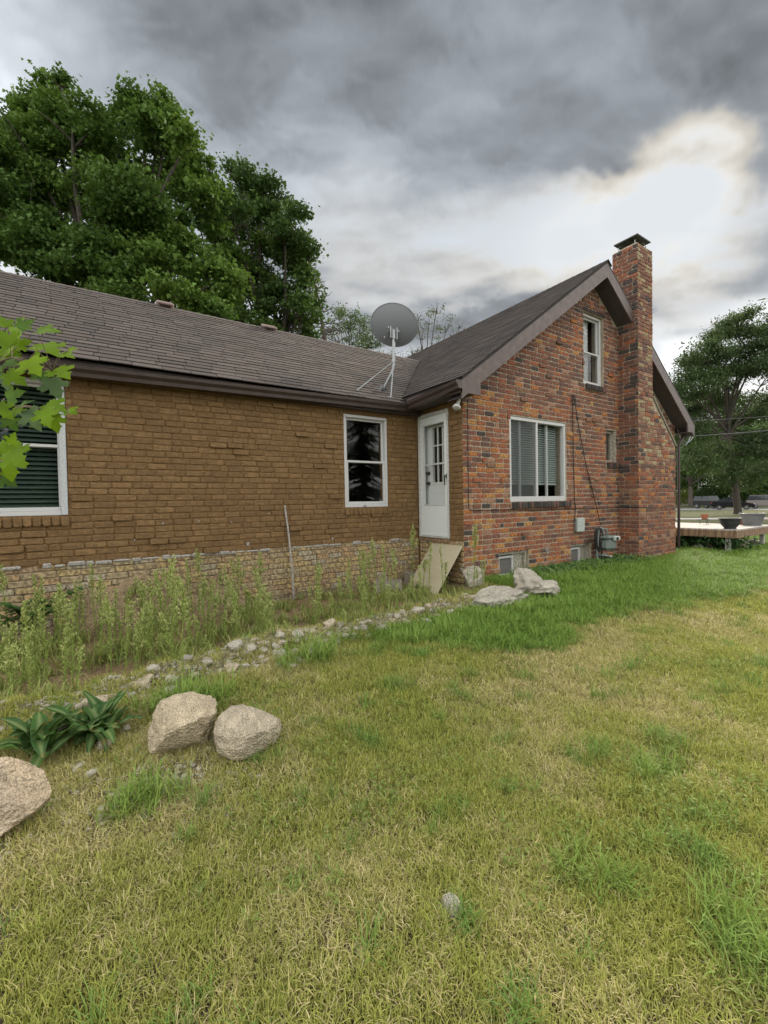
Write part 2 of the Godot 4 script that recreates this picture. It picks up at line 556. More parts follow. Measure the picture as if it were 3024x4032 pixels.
func build_ground() -> void:
	n_lawn.seed = 11
	n_lawn.frequency = 0.5
	n_lawn.fractal_octaves = 3
	n_small.seed = 12
	n_small.frequency = 0.6
	n_small.fractal_octaves = 3
	var xs := steps(-500.0, 600.0, -6.4, 3.0, 0.07)
	var zs := steps(-500.0, 500.0, -1.3, 5.0, 0.07)
	var mb := MB.new()
	mb.tint = true
	for z in zs:
		for x in xs:
			var d := dryness(x, z)
			var c := Color(0.26, 0.21, 0.11).lerp(Color(0.42, 0.345, 0.20), d)
			c = c.lerp(Color(0.14, 0.15, 0.06), lush(x, z) * 0.85)
			if x < 0.5 and x > -9.0:
				c = c.lerp(Color(0.62, 0.44, 0.23), bed(x, z))
				c = c.lerp(Color(0.68, 0.60, 0.47), exp(-pow((z - ridge_z(x)) / 0.2, 2.0)) * smoothstep(0.5, -0.2, x))
			c = c.lerp(Color(0.46, 0.37, 0.24), clampf(exp(-(pow((x + 4.35) / 0.5, 2.0) + pow((z - 2.35) / 0.22, 2.0))) * 0.7 + exp(-(pow((x + 2.05) / 0.2, 2.0) + pow((z - 3.64) / 0.1, 2.0))) * 0.8, 0.0, 1.0))
			if Vector2(x, z).length() > 12.0:
				c = Color(0.15, 0.20, 0.06).lerp(Color(0.26, 0.26, 0.10), 0.5 + 0.5 * n_lawn.get_noise_2d(x * 0.3, z * 0.3))
			mb.col = c
			mb.pt(Vector3(x, ground(x, z), z))
	var w := xs.size()
	for b in zs.size() - 1:
		for a in w - 1:
			var k := b * w + a
			mb.face(k, k + w, k + w + 1)
			mb.face(k, k + w + 1, k + 1)
	mb.smooth()
	var m := mat(Color.WHITE, 1.0, "speck", 2.2, "rough", 1.5)
	m.vertex_color_use_as_albedo = true
	var g := part("ground", mb, m)
	structure(g)
	tag(g, "dry patchy lawn, sandy bed and open ground around the house", "ground", "", "structure")

# ---------------------------------------------------------------- bricks
func brick_shape(s: int, l: float, h: float, d: float) -> MB:
	# a fired brick with knocked corners: outline of ten points, a worn edge and a slightly uneven face
	var r := RandomNumberGenerator.new()
	r.seed = s
	var mb := MB.new()
	var a := l / 2.0
	var b := h / 2.0
	var k := minf(b * 0.38, 0.012)
	var ring := [Vector2(-a + k, -b), Vector2(0, -b), Vector2(a - k, -b), Vector2(a, -b + k), Vector2(a, b - k), Vector2(a - k, b), Vector2(0, b), Vector2(-a + k, b), Vector2(-a, b - k), Vector2(-a, -b + k)]
	for lay in 3:
		for q in ring:
			var j := Vector2(r.randf_range(-1, 1), r.randf_range(-1, 1)) * 0.0022
			var p: Vector2 = q + j
			if lay == 2:
				p *= Vector2((a - 0.005) / a, (b - 0.005) / b)
				p += j
			mb.pt(Vector3(p.x, p.y, [0.0, d - 0.005, d][lay] + (r.randf_range(-0.002, 0.0018) if lay == 2 else 0.0)))
	for lay in 2:
		for q in 10:
			var e := (q + 1) % 10
			mb.face(lay * 10 + q, lay * 10 + e, lay * 10 + 10 + e)
			mb.face(lay * 10 + q, lay * 10 + 10 + e, lay * 10 + 10 + q)
	var mid := mb.pt(Vector3(r.randf_range(-0.03, 0.03), r.randf_range(-0.008, 0.008), d + r.randf_range(-0.001, 0.003)))
	for q in 10:
		mb.face(20 + q, 20 + (q + 1) % 10, mid)
	return mb

var stretchers := []
var headers := []
var uprights := []
var brick_mesh := {}

func brick_kinds() -> void:
	for k in 8:
		stretchers.append(brick_shape(100 + k, 0.21, 0.068, 0.04))
	for k in 5:
		headers.append(brick_shape(200 + k, 0.10, 0.068, 0.04))
	for k in 4:
		uprights.append(brick_shape(300 + k, 0.068, 0.10, 0.05))

func shared(shape: MB) -> ArrayMesh:
	if not brick_mesh.has(shape):
		brick_mesh[shape] = shape.mesh(M.black)
	return brick_mesh[shape]

func lay_bricks(list: Array, parent: Node3D, called: String, most := 300) -> void:
	# list of [shape, transform in the parent's axes, material]; the ones that show largest are parts, the rest are joined into one
	var pt := parent.global_transform
	var ranked := []
	for q in list:
		var w: Vector3 = pt * q[1].origin
		var p := pixel(w)
		var nrm: Vector3 = (pt.basis * q[1].basis.z).normalized()
		var face: float = nrm.dot((EYE - w).normalized())
		var see := p.z > 0.1 and p.x > -30 and p.x < 3054 and p.y > 0 and p.y < 4032
		ranked.append([(maxf(face, 0.02) * q[1].basis.x.length() / (p.z * p.z)) if see else 0.0, q])
	ranked.sort_custom(func(x, y): return x[0] > y[0])
	var rest := {}
	for k in ranked.size():
		var q: Array = ranked[k][1]
		if k < most and ranked[k][0] > 0.0:
			put(called, shared(q[0]), parent, q[1], q[2])
		else:
			if not rest.has(q[2]):
				rest[q[2]] = MB.new()
			rest[q[2]].add(q[0], q[1])
	if rest.size():
		var mesh := ArrayMesh.new()
		for m in rest:
			rest[m].into(mesh, m)
		var o := put(called + "work", mesh, parent)
		o.set_meta("kind", "stuff")

func courses(u0: float, u1: float, v0: float, v1: float, holes: Array, opt := {}) -> Array:
	# running bond in wall axes (u right, v up, w out); opt: mats, weights, top (function u -> highest v), header chance, proud chance, face
	var out := []
	var mats: Array = opt.mats
	var weights: Array = opt.get("weights", [])
	var total := 0.0
	for w in weights:
		total += w
	var face: float = opt.get("face", 0.0)
	var pitch: float = opt.get("pitch", 0.222)
	var row := 0
	var v := v0
	while v < v1 - 0.02:
		var h: float = opt.get("course", COURSE)
		var cuts := []   # free intervals of this course
		var free := [[u0, u1]]
		for r in holes:
			if v + h * 0.5 > r.position.y and v + h * 0.5 < r.end.y:
				var nf := []
				for q in free:
					if r.position.x > q[0]:
						nf.append([q[0], minf(q[1], r.position.x)])
					if r.end.x < q[1]:
						nf.append([maxf(q[0], r.end.x), q[1]])
				free = nf
		var u := u0 - pitch * (0.5 if row % 2 else 0.0) + rr(-0.012, 0.012)
		while u < u1:
			var l := pitch
			if rng.randf() < opt.get("header", 0.06):
				l = pitch * 0.5
			l += rr(-0.008, 0.008)
			for q in free:
				var a := maxf(u, q[0])
				var b := minf(u + l, q[1])
				if b - a < 0.03:
					continue
				if opt.has("top"):
					var top: float = minf(opt.top.call(a), opt.top.call(b))
					if v + h > top + 0.03:
						continue
				var len: float = b - a - opt.get("gap", 0.011)
				var shape: MB = stretchers[rng.randi() % stretchers.size()] if len > 0.14 else headers[rng.randi() % headers.size()]
				var unit := 0.21 if len > 0.14 else 0.10
				var proud := rr(-0.003, 0.004)
				if rng.randf() < opt.get("proud", 0.0):
					proud = rr(0.016, 0.034)
				var t := Transform3D(Basis(Vector3(0, 0, 1), rr(-0.012, 0.012)) * Basis(Vector3(0, 1, 0), rr(-0.02, 0.02)), Vector3((a + b) / 2.0, v + h / 2.0 + rr(-0.0025, 0.0025), face + proud - 0.04))
				t.basis = t.basis * Basis.from_scale(Vector3(len / unit, rr(0.95, 1.04) * opt.get("tall", 1.0) * h / COURSE, 1))
				var m: Material = mats[0]
				if weights.size():
					var pick := rng.randf() * total
					for k in mats.size():
						pick -= weights[k]
						if pick <= 0:
							m = mats[k]
							break
				else:
					m = mats[rng.randi() % mats.size()]
				if opt.has("recolor"):
					m = opt.recolor.call((a + b) / 2.0, v, m)
				out.append([shape, t, m])
			u += l
		v += h
		row += 1
	return out

func soldier_sill(u0: float, u1: float, v: float, m: Array, out_: float) -> Array:   # bricks on edge under a window
	var n := maxi(1, roundi((u1 - u0) / 0.079))
	var list := []
	for k in n:
		var u := lerpf(u0, u1, (k + 0.5) / n)
		var t := Transform3D(Basis(Vector3(1, 0, 0), rr(-0.02, 0.06)) * Basis(Vector3(0, 0, 1), rr(-0.03, 0.03)), Vector3(u, v - 0.05 + rr(-0.003, 0.003), out_ - 0.05 + rr(-0.004, 0.006)))
		list.append([uprights[rng.randi() % uprights.size()], t, m[rng.randi() % m.size()]])
	return list

func panel(mb: MB, us: Array, v0: float, top: Callable, holes: Array, front: float, back: float) -> void:
	# a wall sheet with openings, in columns between the cuts us
	for k in us.size() - 1:
		var a: float = us[k]
		var b: float = us[k + 1]
		var spans := []
		for r in holes:
			if (a + b) / 2.0 > r.position.x and (a + b) / 2.0 < r.end.x:
				spans.append([r.position.y, r.end.y])
		spans.sort_custom(func(x, y): return x[0] < y[0])
		var v := v0
		for s in spans:
			if s[0] > v:
				mb.prism([Vector2(a, v), Vector2(b, v), Vector2(b, s[0]), Vector2(a, s[0])], back, front)
			v = s[1]
		mb.prism([Vector2(a, v), Vector2(b, v), Vector2(b, top.call(b)), Vector2(a, top.call(a))], back, front)

func cuts(u0: float, u1: float, holes: Array, more := []) -> Array:
	var us := [u0, u1] + more
	for r in holes:
		us.append(r.position.x)
		us.append(r.end.x)
	us.sort()
	var out := []
	for u in us:
		if u >= u0 and u <= u1 and (out.is_empty() or u - out[-1] > 0.001):
			out.append(u)
	return out

# ---------------------------------------------------------------- windows
func frame_ring(mb: MB, r: Rect2, wide: float, w0: float, w1: float, foot := -1.0) -> void:
	var f := wide if foot < 0.0 else foot
	mb.bev(Vector3(r.position.x, r.position.y, w0), Vector3(r.end.x, r.position.y + f, w1), 0.004)
	mb.bev(Vector3(r.position.x, r.end.y - wide, w0), Vector3(r.end.x, r.end.y, w1), 0.004)
	mb.bev(Vector3(r.position.x, r.position.y + f + 0.0005, w0), Vector3(r.position.x + wide, r.end.y - wide - 0.0005, w1 - 0.001), 0.004)
	mb.bev(Vector3(r.end.x - wide, r.position.y + f + 0.0005, w0), Vector3(r.end.x, r.end.y - wide - 0.0005, w1 - 0.001), 0.004)

func pane(r: Rect2, w: float, parent: Node3D, m: Material = null) -> void:
	var mb := MB.new()
	mb.quad(Vector3(r.position.x, r.position.y, w), Vector3(r.end.x, r.position.y, w), Vector3(r.end.x, r.end.y, w), Vector3(r.position.x, r.end.y, w))
	part("pane", mb, m if m else M.glass, parent)

func inset(r: Rect2, d: float) -> Rect2:
	return Rect2(r.position + Vector2(d, d), r.size - Vector2(2 * d, 2 * d))

func blind(r: Rect2, w: float, m: Material, parent: Node3D, step := 0.024, tilt := 0.9) -> void:
	var mb := MB.new()
	var v := r.end.y
	while v > r.position.y:
		var c := v - step / 2.0
		var hv := step * 0.56
		mb.quad(Vector3(r.position.x, c - hv * sin(tilt), w + hv * cos(tilt)), Vector3(r.end.x, c - hv * sin(tilt), w + hv * cos(tilt)), Vector3(r.end.x, c + hv * sin(tilt), w - hv * cos(tilt)), Vector3(r.position.x, c + hv * sin(tilt), w - hv * cos(tilt)))
		v -= step
	mb.box(Vector3(r.position.x, r.position.y - 0.02, w - 0.012), Vector3(r.end.x, r.position.y, w + 0.012))
	part("blind", mb, m, parent)

func hung_window(r: Rect2, rail: float, t: Transform3D, parent: Node3D, set_back: float, m: Material) -> Node3D:
	# double-hung: outer frame, lower sash in front, upper sash behind
	var fr := MB.new()
	frame_ring(fr, r, 0.045, set_back - 0.09, set_back)
	var o := part("window", fr, m, parent, t)
	var s := inset(r, 0.046)
	var lo := Rect2(s.position, Vector2(s.size.x, rail + 0.018 - s.position.y))
	var up := Rect2(Vector2(s.position.x, rail - 0.018), Vector2(s.size.x, s.end.y - rail + 0.018))
	var a := MB.new()
	frame_ring(a, lo, 0.032, set_back - 0.045, set_back - 0.014, 0.042)
	var sa := part("sash", a, m, o)
	pane(inset(lo, 0.033), set_back - 0.03, sa)
	var b := MB.new()
	frame_ring(b, up, 0.032, set_back - 0.085, set_back - 0.05)
	var sb := part("sash", b, m, o)
	pane(inset(up, 0.033), set_back - 0.068, sb)
	return o

# ---------------------------------------------------------------- the house
func roof_y(x: float) -> float:
	return APEX.y - SLOPE * absf(x - APEX.x)

func shingles(parent: Node3D, origin: Vector3, along: Vector3, up: Vector3, len: float, span: Callable, most: int) -> void:
	# rows of tabs, each a thin wedge whose butt edge lifts off the row below
	var nrm := along.cross(up).normalized()
	var base := Basis(along, up, nrm)
	var row_h := 0.122
	var rows := int(len / row_h)
	row_h = len / rows
	var tab := MB.new()
	tab.prism([Vector2(-0.5, 0.0), Vector2(0.5, 0.0), Vector2(0.5, 1.0), Vector2(-0.5, 1.0)], 0.0, 1.0)
	for k in tab.v.size():
		var p := tab.v[k]
		tab.v[k] = Vector3(p.x, p.y, (p.z * 0.011 + lerpf(0.010, 0.0, p.y)))
	var list := []
	for r in rows:
		var v := r * row_h
		var s: Array = span.call(v + row_h / 2.0)
		var u: float = s[0] - rr(0.0, 0.30)
		var drop := rr(-0.004, 0.004)
		while u < s[1]:
			var wd := 0.305
			var a := maxf(u, s[0])
			var b := minf(u + wd, s[1])
			if b - a > 0.02:
				var t := Transform3D(base, origin + along * ((a + b) / 2.0) + up * (v - 0.006 + drop + rr(-0.007, 0.007)) + nrm * rr(0.004, 0.0075))
				t.basis = t.basis * Basis(Vector3(1, 0, 0), rr(-0.008, 0.008)) * Basis.from_scale(Vector3(b - a - 0.007, row_h + 0.02, 1))
				var g := clampf(0.5 + 0.8 * n_lawn.get_noise_2d(a * 1.6, r * 0.28), 0.0, 0.999)
				list.append([tab, t, M.shingle[int(clampf(g * 5.0 + rr(-1.9, 1.9), 0, 4))]])
			u += wd
	lay_bricks(list, parent, "shingle", most)

func k_gutter(mb: MB, a: Vector3, b: Vector3, out_: Vector3) -> void:
	# an open K-profile trough from a to b, its back on the fascia; a, b are the back top corners
	var prof := [Vector2(0, 0), Vector2(0, -0.115), Vector2(0.075, -0.115), Vector2(0.082, -0.075), Vector2(0.112, -0.04), Vector2(0.118, -0.004), Vector2(0.122, 0.0), Vector2(0.110, 0.0)]
	for k in prof.size() - 1:
		var p: Vector2 = prof[k]
		var q: Vector2 = prof[k + 1]
		mb.quad(a + out_ * p.x + Vector3.UP * p.y, b + out_ * p.x + Vector3.UP * p.y, b + out_ * q.x + Vector3.UP * q.y, a + out_ * q.x + Vector3.UP * q.y)

func build_house() -> void:
	brick_kinds()
	house = thing("brick_house", "one-and-a-half storey brick house with painted brown wing and brown shingle roof", "house")
	painted_wing()
	gable_wall()
	door_wall()
	chimney()
	roofs()
	windows()
	shell()

func painted_wing() -> void:
	var t := Transform3D(Basis.IDENTITY, Vector3(0, 0, WING))
	var holes := [Rect2(-5.85, 1.163, 1.041, 1.444), Rect2(-1.415, 1.174, 0.798, 1.433)]
	var mb := MB.new()
	panel(mb, cuts(-9.0, -0.001, holes), 0.62, func(_u): return 2.86, holes, -0.011, -0.25)
	var w := part("painted_wall", mb, M.paint_mortar, house, t)
	var list := courses(-8.8, -0.004, 0.64, 2.70, holes, {"mats": M.paint, "header": 0.05, "proud": 0.05, "pitch": 0.206, "course": 0.0742})
	lay_bricks(list, w, "brick")
	# sills: bricks on edge under the windows, painted over
	var s1 := soldier_sill(-5.9, -4.80, 1.155, M.paint, 0.035) + soldier_sill(-1.43, -0.60, 1.165, M.paint, 0.035)
	var sm := MB.new()
	sm.box(Vector3(-5.9, 1.07, -0.02), Vector3(-4.81, 1.15, 0.018))
	sm.box(Vector3(-1.42, 1.08, -0.02), Vector3(-0.61, 1.16, 0.018))
	var sill := part("sill", sm, M.paint_mortar, house, t)
	lay_bricks(s1, sill, "brick")
	# the unpainted foundation below the ragged paint line
	var fb := MB.new()
	fb.box(Vector3(-9, -0.4, -0.3), Vector3(-0.001, 0.618, -0.02))
	var fw := part("foundation_wall", fb, M.tan_mortar, house, t)
	list = courses(-8.8, -0.004, -0.02, 0.62, [], {"mats": M.tan, "weights": [3.0, 2.5, 2.0, 1.2, 1.5, 1.3, 0.8], "header": 0.12, "pitch": 0.212, "course": 0.0742, "face": -0.008})
	lay_bricks(list, fw, "brick")
	# the ledge of white mortar along the paint line
	var led := MB.new()
	var u := -6.6
	while u < -0.1:
		var l := rr(0.06, 0.2)
		if rng.randf() < (0.92 if u < -1.6 else 0.55):
			led.bev(Vector3(u, 0.613 + rr(-0.012, 0.006), -0.03), Vector3(u + l, 0.648 + rr(-0.012, 0.014), rr(0.004, 0.02)), 0.012)
		u += l + rr(0.0, 0.03)
	part("mortar_ledge", led, M.white_mortar, house, t)
	# bare spots where paint has flaked
	for q in [[-0.28, 1.28, 0.014], [-0.545, 1.62, 0.012], [-4.20, 0.86, 0.012], [-3.1, 1.02, 0.012], [-1.64, 0.72, 0.02], [-2.9, 0.72, 0.03], [-3.5, 1.05, 0.012], [-2.6, 1.12, 0.01], [-1.2, 0.98, 0.01], [-3.9, 1.04, 0.014]]:
		var f := MB.new()
		var o := []
		for k in 7:
			o.append(Vector2(q[0], q[1]) + Vector2.from_angle(TAU * k / 7.0) * q[2] * rr(0.5, 1.1))
		f.prism(o, -0.004, 0.0062)
		part("bare_patch", f, M.white_mortar, house, t)

func gable_wall() -> void:
	var holes := [Rect2(1.055, 1.217, 1.541, 1.41), Rect2(3.17, 3.432, 0.683, 1.367), Rect2(3.925, 1.97, 0.36, 0.65), Rect2(0.767, -0.12, 0.74, 0.53), Rect2(2.722, -0.12, 0.65, 0.53)]
	var top := func(u): return roof_y(u) - 0.16
	var mb := MB.new()
	panel(mb, cuts(0.016, 6.92, holes, [APEX.x]), -0.5, top, holes, -0.009, -0.25)
	var w := part("gable_wall", mb, M.mortar, house)
	var tone := func(u, v, m):
		# the run by the chimney and the upper wall is browner, the lower corner redder
		if v > 2.9 and rng.randf() < 0.45:
			return M.red[3 + rng.randi() % 3]
		if u > 3.0 and rng.randf() < 0.35:
			return M.red[3 + rng.randi() % 3]
		return m
	var list := courses(0.0, 6.9, -0.08, 5.5, holes, {"mats": M.red, "weights": [3.8, 3.0, 2.0, 2.5, 1.9, 1.1, 0.6, 1.6, 0.9, 1.8], "header": 0.22, "proud": 0.03, "gap": 0.015, "tall": 0.95, "pitch": 0.2, "top": func(u): return roof_y(u) - 0.27, "recolor": tone})
	lay_bricks(list, w, "brick")
	var sb := MB.new()
	sb.box(Vector3(1.06, 1.11, -0.02), Vector3(2.68, 1.212, 0.02))
	sb.box(Vector3(3.17, 3.32, -0.02), Vector3(3.87, 3.428, 0.02))
	sb.box(Vector3(3.90, 1.86, -0.02), Vector3(4.36, 1.966, 0.02))
	var sill := part("sill", sb, M.mortar, house)
	var dk := [M.black_brick, M.black_brick, M.red[6], M.red[5]]
	lay_bricks(soldier_sill(1.06, 2.69, 1.213, dk, 0.045) + soldier_sill(3.17, 3.88, 3.429, dk, 0.05) + soldier_sill(3.90, 4.36, 1.967, dk, 0.05), sill, "brick")
	# dark headers over the upper window
	lay_bricks(courses(3.12, 3.9, 4.80, 4.87, [], {"mats": [M.black_brick], "face": 0.006}), sill, "brick")

func door_wall() -> void:
	# the short side of the brick wing that faces the yard: u runs towards the corner (+z), w out (-x)
	var t := Transform3D(Basis(Vector3(0, 0, 1), Vector3(0, 1, 0), Vector3(-1, 0, 0)), Vector3.ZERO)
	var holes := [Rect2(-1.06, 0.66, 0.75, 2.03)]
	var mb := MB.new()
	panel(mb, cuts(-1.30, -0.013, holes), -0.4, func(_u): return 2.80, holes, -0.012, -0.25)
	var w := part("door_wall", mb, M.paint_mortar, house, t)
	lay_bricks(courses(-0.309, 0.0, 0.64, 2.78, [], {"mats": M.paint, "pitch": 0.21, "header": 0.25}), w, "brick")
	lay_bricks(courses(-1.06, 0.0, -0.08, 0.60, [], {"mats": M.tan, "pitch": 0.22, "header": 0.2, "weights": [3.0, 2.5, 2.0, 1.2, 1.5, 0.6, 0.8]}), w, "foundation_brick")
	# door: frame, storm door with two panes, panelled door with nine lights behind it
	var fr := MB.new()
	var o := Rect2(-1.058, 0.662, 0.745, 2.026)
	fr.bev(Vector3(o.position.x, o.position.y, -0.10), Vector3(o.position.x + 0.05, o.end.y, 0.012), 0.006)
	fr.bev(Vector3(o.end.x - 0.035, o.position.y, -0.10), Vector3(o.end.x, o.end.y, 0.012), 0.006)
	fr.bev(Vector3(o.position.x + 0.051, o.end.y - 0.055, -0.10), Vector3(o.end.x - 0.036, o.end.y, 0.014), 0.006)
	fr.bev(Vector3(o.position.x + 0.051, o.position.y, -0.20), Vector3(o.end.x - 0.036, o.position.y + 0.018, 0.03), 0.004)
	var door := part("door_frame", fr, M.old_white, house, t)
	var st := MB.new()
	var a := Rect2(-1.005, 0.685, 0.655, 1.945)
	st.bev(Vector3(a.position.x, a.position.y, -0.035), Vector3(a.end.x, 1.19, 0.004), 0.006)                      # kick panel
	st.bev(Vector3(a.position.x, 1.1905, -0.035), Vector3(a.position.x + 0.095, a.end.y, 0.004), 0.006)
	st.bev(Vector3(a.end.x - 0.055, 1.1905, -0.035), Vector3(a.end.x, a.end.y, 0.004), 0.006)
	st.bev(Vector3(a.position.x + 0.0955, 2.50, -0.035), Vector3(a.end.x - 0.0555, a.end.y, 0.004), 0.006)
	st.bev(Vector3(a.position.x, a.position.y + 0.001, 0.0042), Vector3(a.end.x, a.position.y + 0.05, 0.010), 0.002)   # sweep
	var storm := part("storm_door", st, M.door, door)
	var tr := MB.new()
	frame_ring(tr, Rect2(-0.925, 1.175, 0.535, 1.335), 0.022, -0.01, 0.009)
	tr.bev(Vector3(-0.902, 1.835, -0.012), Vector3(-0.413, 1.862, 0.0085), 0.003)
	part("glass_frame", tr, M.vinyl, storm)
	pane(Rect2(-0.903, 1.862, 0.49, 0.63), -0.012, storm)
	pane(Rect2(-0.903, 1.197, 0.49, 0.638), -0.012, storm)
	var hd := MB.new()
	hd.tube([Vector3(-0.352, 1.64, 0.006), Vector3(-0.352, 1.645, 0.045), Vector3(-0.350, 1.60, 0.055), Vector3(-0.352, 1.50, 0.05)], [0.012, 0.013, 0.011, 0.007], 8)
	hd.bev(Vector3(-0.366, 1.60, 0.0042), Vector3(-0.338, 1.68, 0.012), 0.004)
	part("handle", hd, M.black, storm)
	var pd := MB.new()
	var lites := Rect2(-0.80, 1.56, 0.36, 0.90)
	panel(pd, cuts(-1.0, -0.36, [lites]), 0.69, func(_u): return 2.62, [lites], -0.10, -0.14)
	pd.bev(Vector3(-0.80, 1.37, -0.1005), Vector3(-0.64, 1.385, -0.094), 0.003)
	pd.bev(Vector3(-0.58, 1.37, -0.1005), Vector3(-0.44, 1.385, -0.094), 0.003)
	for k in 2:
		pd.bev(Vector3(-0.80 + 0.12 * (k + 1) - 0.01, 1.56, -0.125), Vector3(-0.80 + 0.12 * (k + 1) + 0.01, 2.46, -0.096), 0.003)
		pd.bev(Vector3(-0.80, 1.86 + 0.3 * k - 0.01, -0.124), Vector3(-0.44, 1.86 + 0.3 * k + 0.01, -0.097), 0.003)
	frame_ring(pd, Rect2(-0.83, 1.53, 0.42, 0.96), 0.03, -0.099, -0.092)
	var inner := part("inner_door", pd, M.door_in, door)
	pane(lites, -0.12, inner)
	for v in [1.72, 1.55]:
		var kn := MB.new()
		kn.lathe([Vector2(0.030, 0.0), Vector2(0.030, 0.01), Vector2(0.014, 0.015), Vector2(0.014, 0.03), Vector2(0.027, 0.04), Vector2(0.027, 0.06), Vector2(0.0, 0.068)], 14, Transform3D(Basis(Vector3(1, 0, 0), PI / 2), Vector3(-0.90, v, -0.10)))
		kn.smooth()
		part("knob", kn, M.black, inner)
	# threshold timber under the door
	var th := MB.new()
	th.bev(Vector3(-1.06, 0.59, -0.2), Vector3(-0.31, 0.657, 0.02), 0.008)
	part("threshold", th, M.deckside, house, t)

func chimney() -> void:
	var x0 := 4.365
	var x1 := 4.961
	var x2 := 5.972
	var z1 := 0.402
	var z0 := -0.101
	var top := 6.22
	var sh0 := 3.30
	var sh1 := 2.37
	var mb := MB.new()
	mb.box(Vector3(x0 + 0.012, 2.0, z0), Vector3(x1 - 0.012, top, z1 - 0.012))
	mb.prism([Vector2(x0 + 0.013, -0.4), Vector2(x2 - 0.012, -0.4), Vector2(x2 - 0.012, sh1), Vector2(x1 - 0.013, sh0), Vector2(x0 + 0.013, sh0)], 0.0, z1 - 0.013)
	var c := part("chimney", mb, M.mortar, house)
	var front := func(u, v, m):
		if v > 3.4 and rng.randf() < 0.75:
			return [M.red[9], M.red[4], M.red[3], M.red[5], M.tan[4]][rng.randi() % 5]
		if v > 1.9 and rng.randf() < 0.42:
			return [M.tan[4], M.tan[1], M.red[9], M.red[7]][rng.randi() % 4]
		return m
	var wts := [2.0, 2.0, 1.0, 3.2, 3.0, 2.2, 0.6, 1.5, 0.5, 2.4]
	# front face
	lay_bricks(courses(x0, x1, sh0 - 0.1, top, [], {"mats": M.red, "weights": wts, "header": 0.3, "pitch": 0.2, "face": z1, "recolor": front}) + courses(x0, x2, -0.08, sh0, [], {"mats": M.red, "weights": wts, "header": 0.35, "pitch": 0.19, "face": z1, "recolor": front, "top": func(u): return sh0 if u <= x1 else lerpf(sh0, sh1, (u - x1) / (x2 - x1))}), c, "brick")
	# side that faces the yard: u runs along +z, w out (-x)
	var t := Transform3D(Basis(Vector3(0, 0, 1), Vector3(0, 1, 0), Vector3(-1, 0, 0)), Vector3(x0, 0, 0))
	var side := func(u, v, m):
		return [M.red[5], M.red[4], M.red[6], M.red[3], m][rng.randi() % 5] if v > 1.7 else m
	var list := courses(0.0, z1, -0.08, 4.9, [], {"mats": M.red, "weights": [1.4, 1.8, 0.5, 3.4, 3.0, 3.0, 1.0, 0.5, 0.2, 1.0], "header": 0.25, "pitch": 0.235, "recolor": side})
	list += courses(z0, z1, 4.88, top, [], {"mats": M.red, "weights": [1.0, 1.5, 0.3, 3.0, 3.0, 3.0, 1.0, 0.5, 0.2, 1.0], "header": 0.25, "pitch": 0.2, "recolor": side})
	for q in list:
		q[1] = t * q[1]
	# the far side of the stack, which shows against the sky
	var t2 := Transform3D(Basis(Vector3(0, 0, -1), Vector3(0, 1, 0), Vector3(1, 0, 0)), Vector3(x1, 0, 0))
	var far := courses(-z1, -z0, sh0, top, [], {"mats": M.red, "weights": wts, "header": 0.25, "pitch": 0.2})
	for q in far:
		q[1] = t2 * q[1]
	lay_bricks(list, c, "side_brick")
	lay_bricks(far, c, "far_brick", 0)
	# sloped shoulder with a cracked, dark coping
	var dir := Vector2(x2 - x1, sh1 - sh0).normalized()
	var sl := MB.new()
	var ang := atan2(dir.y, dir.x)
	sl.bev(Vector3(0, -0.02, -0.2), Vector3(Vector2(x2 - x1, sh1 - sh0).length() + 0.03, 0.018, 0.21), 0.006, Transform3D(Basis(Vector3(0, 0, 1), ang), Vector3(x1 - 0.01, sh0 + 0.02, 0.21)))
	part("shoulder", sl, M.concrete, c)
	# mortar wash, crown and the metal rain cap on four bent straps
	var cr := MB.new()
	cr.bev(Vector3(x0 + 0.01, top, z0 + 0.01), Vector3(x1 - 0.01, top + 0.04, z1 - 0.01), 0.03)
	cr.bev(Vector3(x0 + 0.11, top + 0.03, z0 + 0.08), Vector3(x1 - 0.11, top + 0.11, z1 - 0.08), 0.015)
	part("crown", cr, M.mortar, c)
	var cx := (x0 + x1) / 2.0
	var cz := (z0 + z1) / 2.0
	var cap := MB.new()
	var cy := top + 0.215
	var hx := 0.265
	var hz := 0.235
	# a square sheet, dished up at the rim's corners and peaked in the middle
	var k0 := cap.v.size()
	for a in 9:
		for b in 9:
			var p := Vector2(a / 4.0 - 1.0, b / 4.0 - 1.0)
			cap.pt(Vector3(cx + p.x * hx, cy + 0.10 * pow(1.0 - maxf(absf(p.x), absf(p.y)), 1.3) - 0.02 * absf(p.x * p.y), cz + p.y * hz))
	for a in 8:
		for b in 8:
			var q := k0 + a * 9 + b
			cap.face(q, q + 1, q + 10); cap.face(q, q + 10, q + 9)
	for e in [[Vector3(cx - hx, cy - 0.018, cz - hz), Vector3(cx + hx, cy + 0.002, cz - hz + 0.006)], [Vector3(cx - hx, cy - 0.018, cz + hz - 0.006), Vector3(cx + hx, cy + 0.002, cz + hz)], [Vector3(cx - hx, cy - 0.018, cz - hz + 0.007), Vector3(cx - hx + 0.006, cy + 0.002, cz + hz - 0.007)], [Vector3(cx + hx - 0.006, cy - 0.018, cz - hz + 0.007), Vector3(cx + hx, cy + 0.002, cz + hz - 0.007)]]:
		cap.box(e[0], e[1])
	var rc := part("rain_cap", cap, mat(lin(0.07, 0.085, 0.075), 0.5, "stain", 4.0), c)
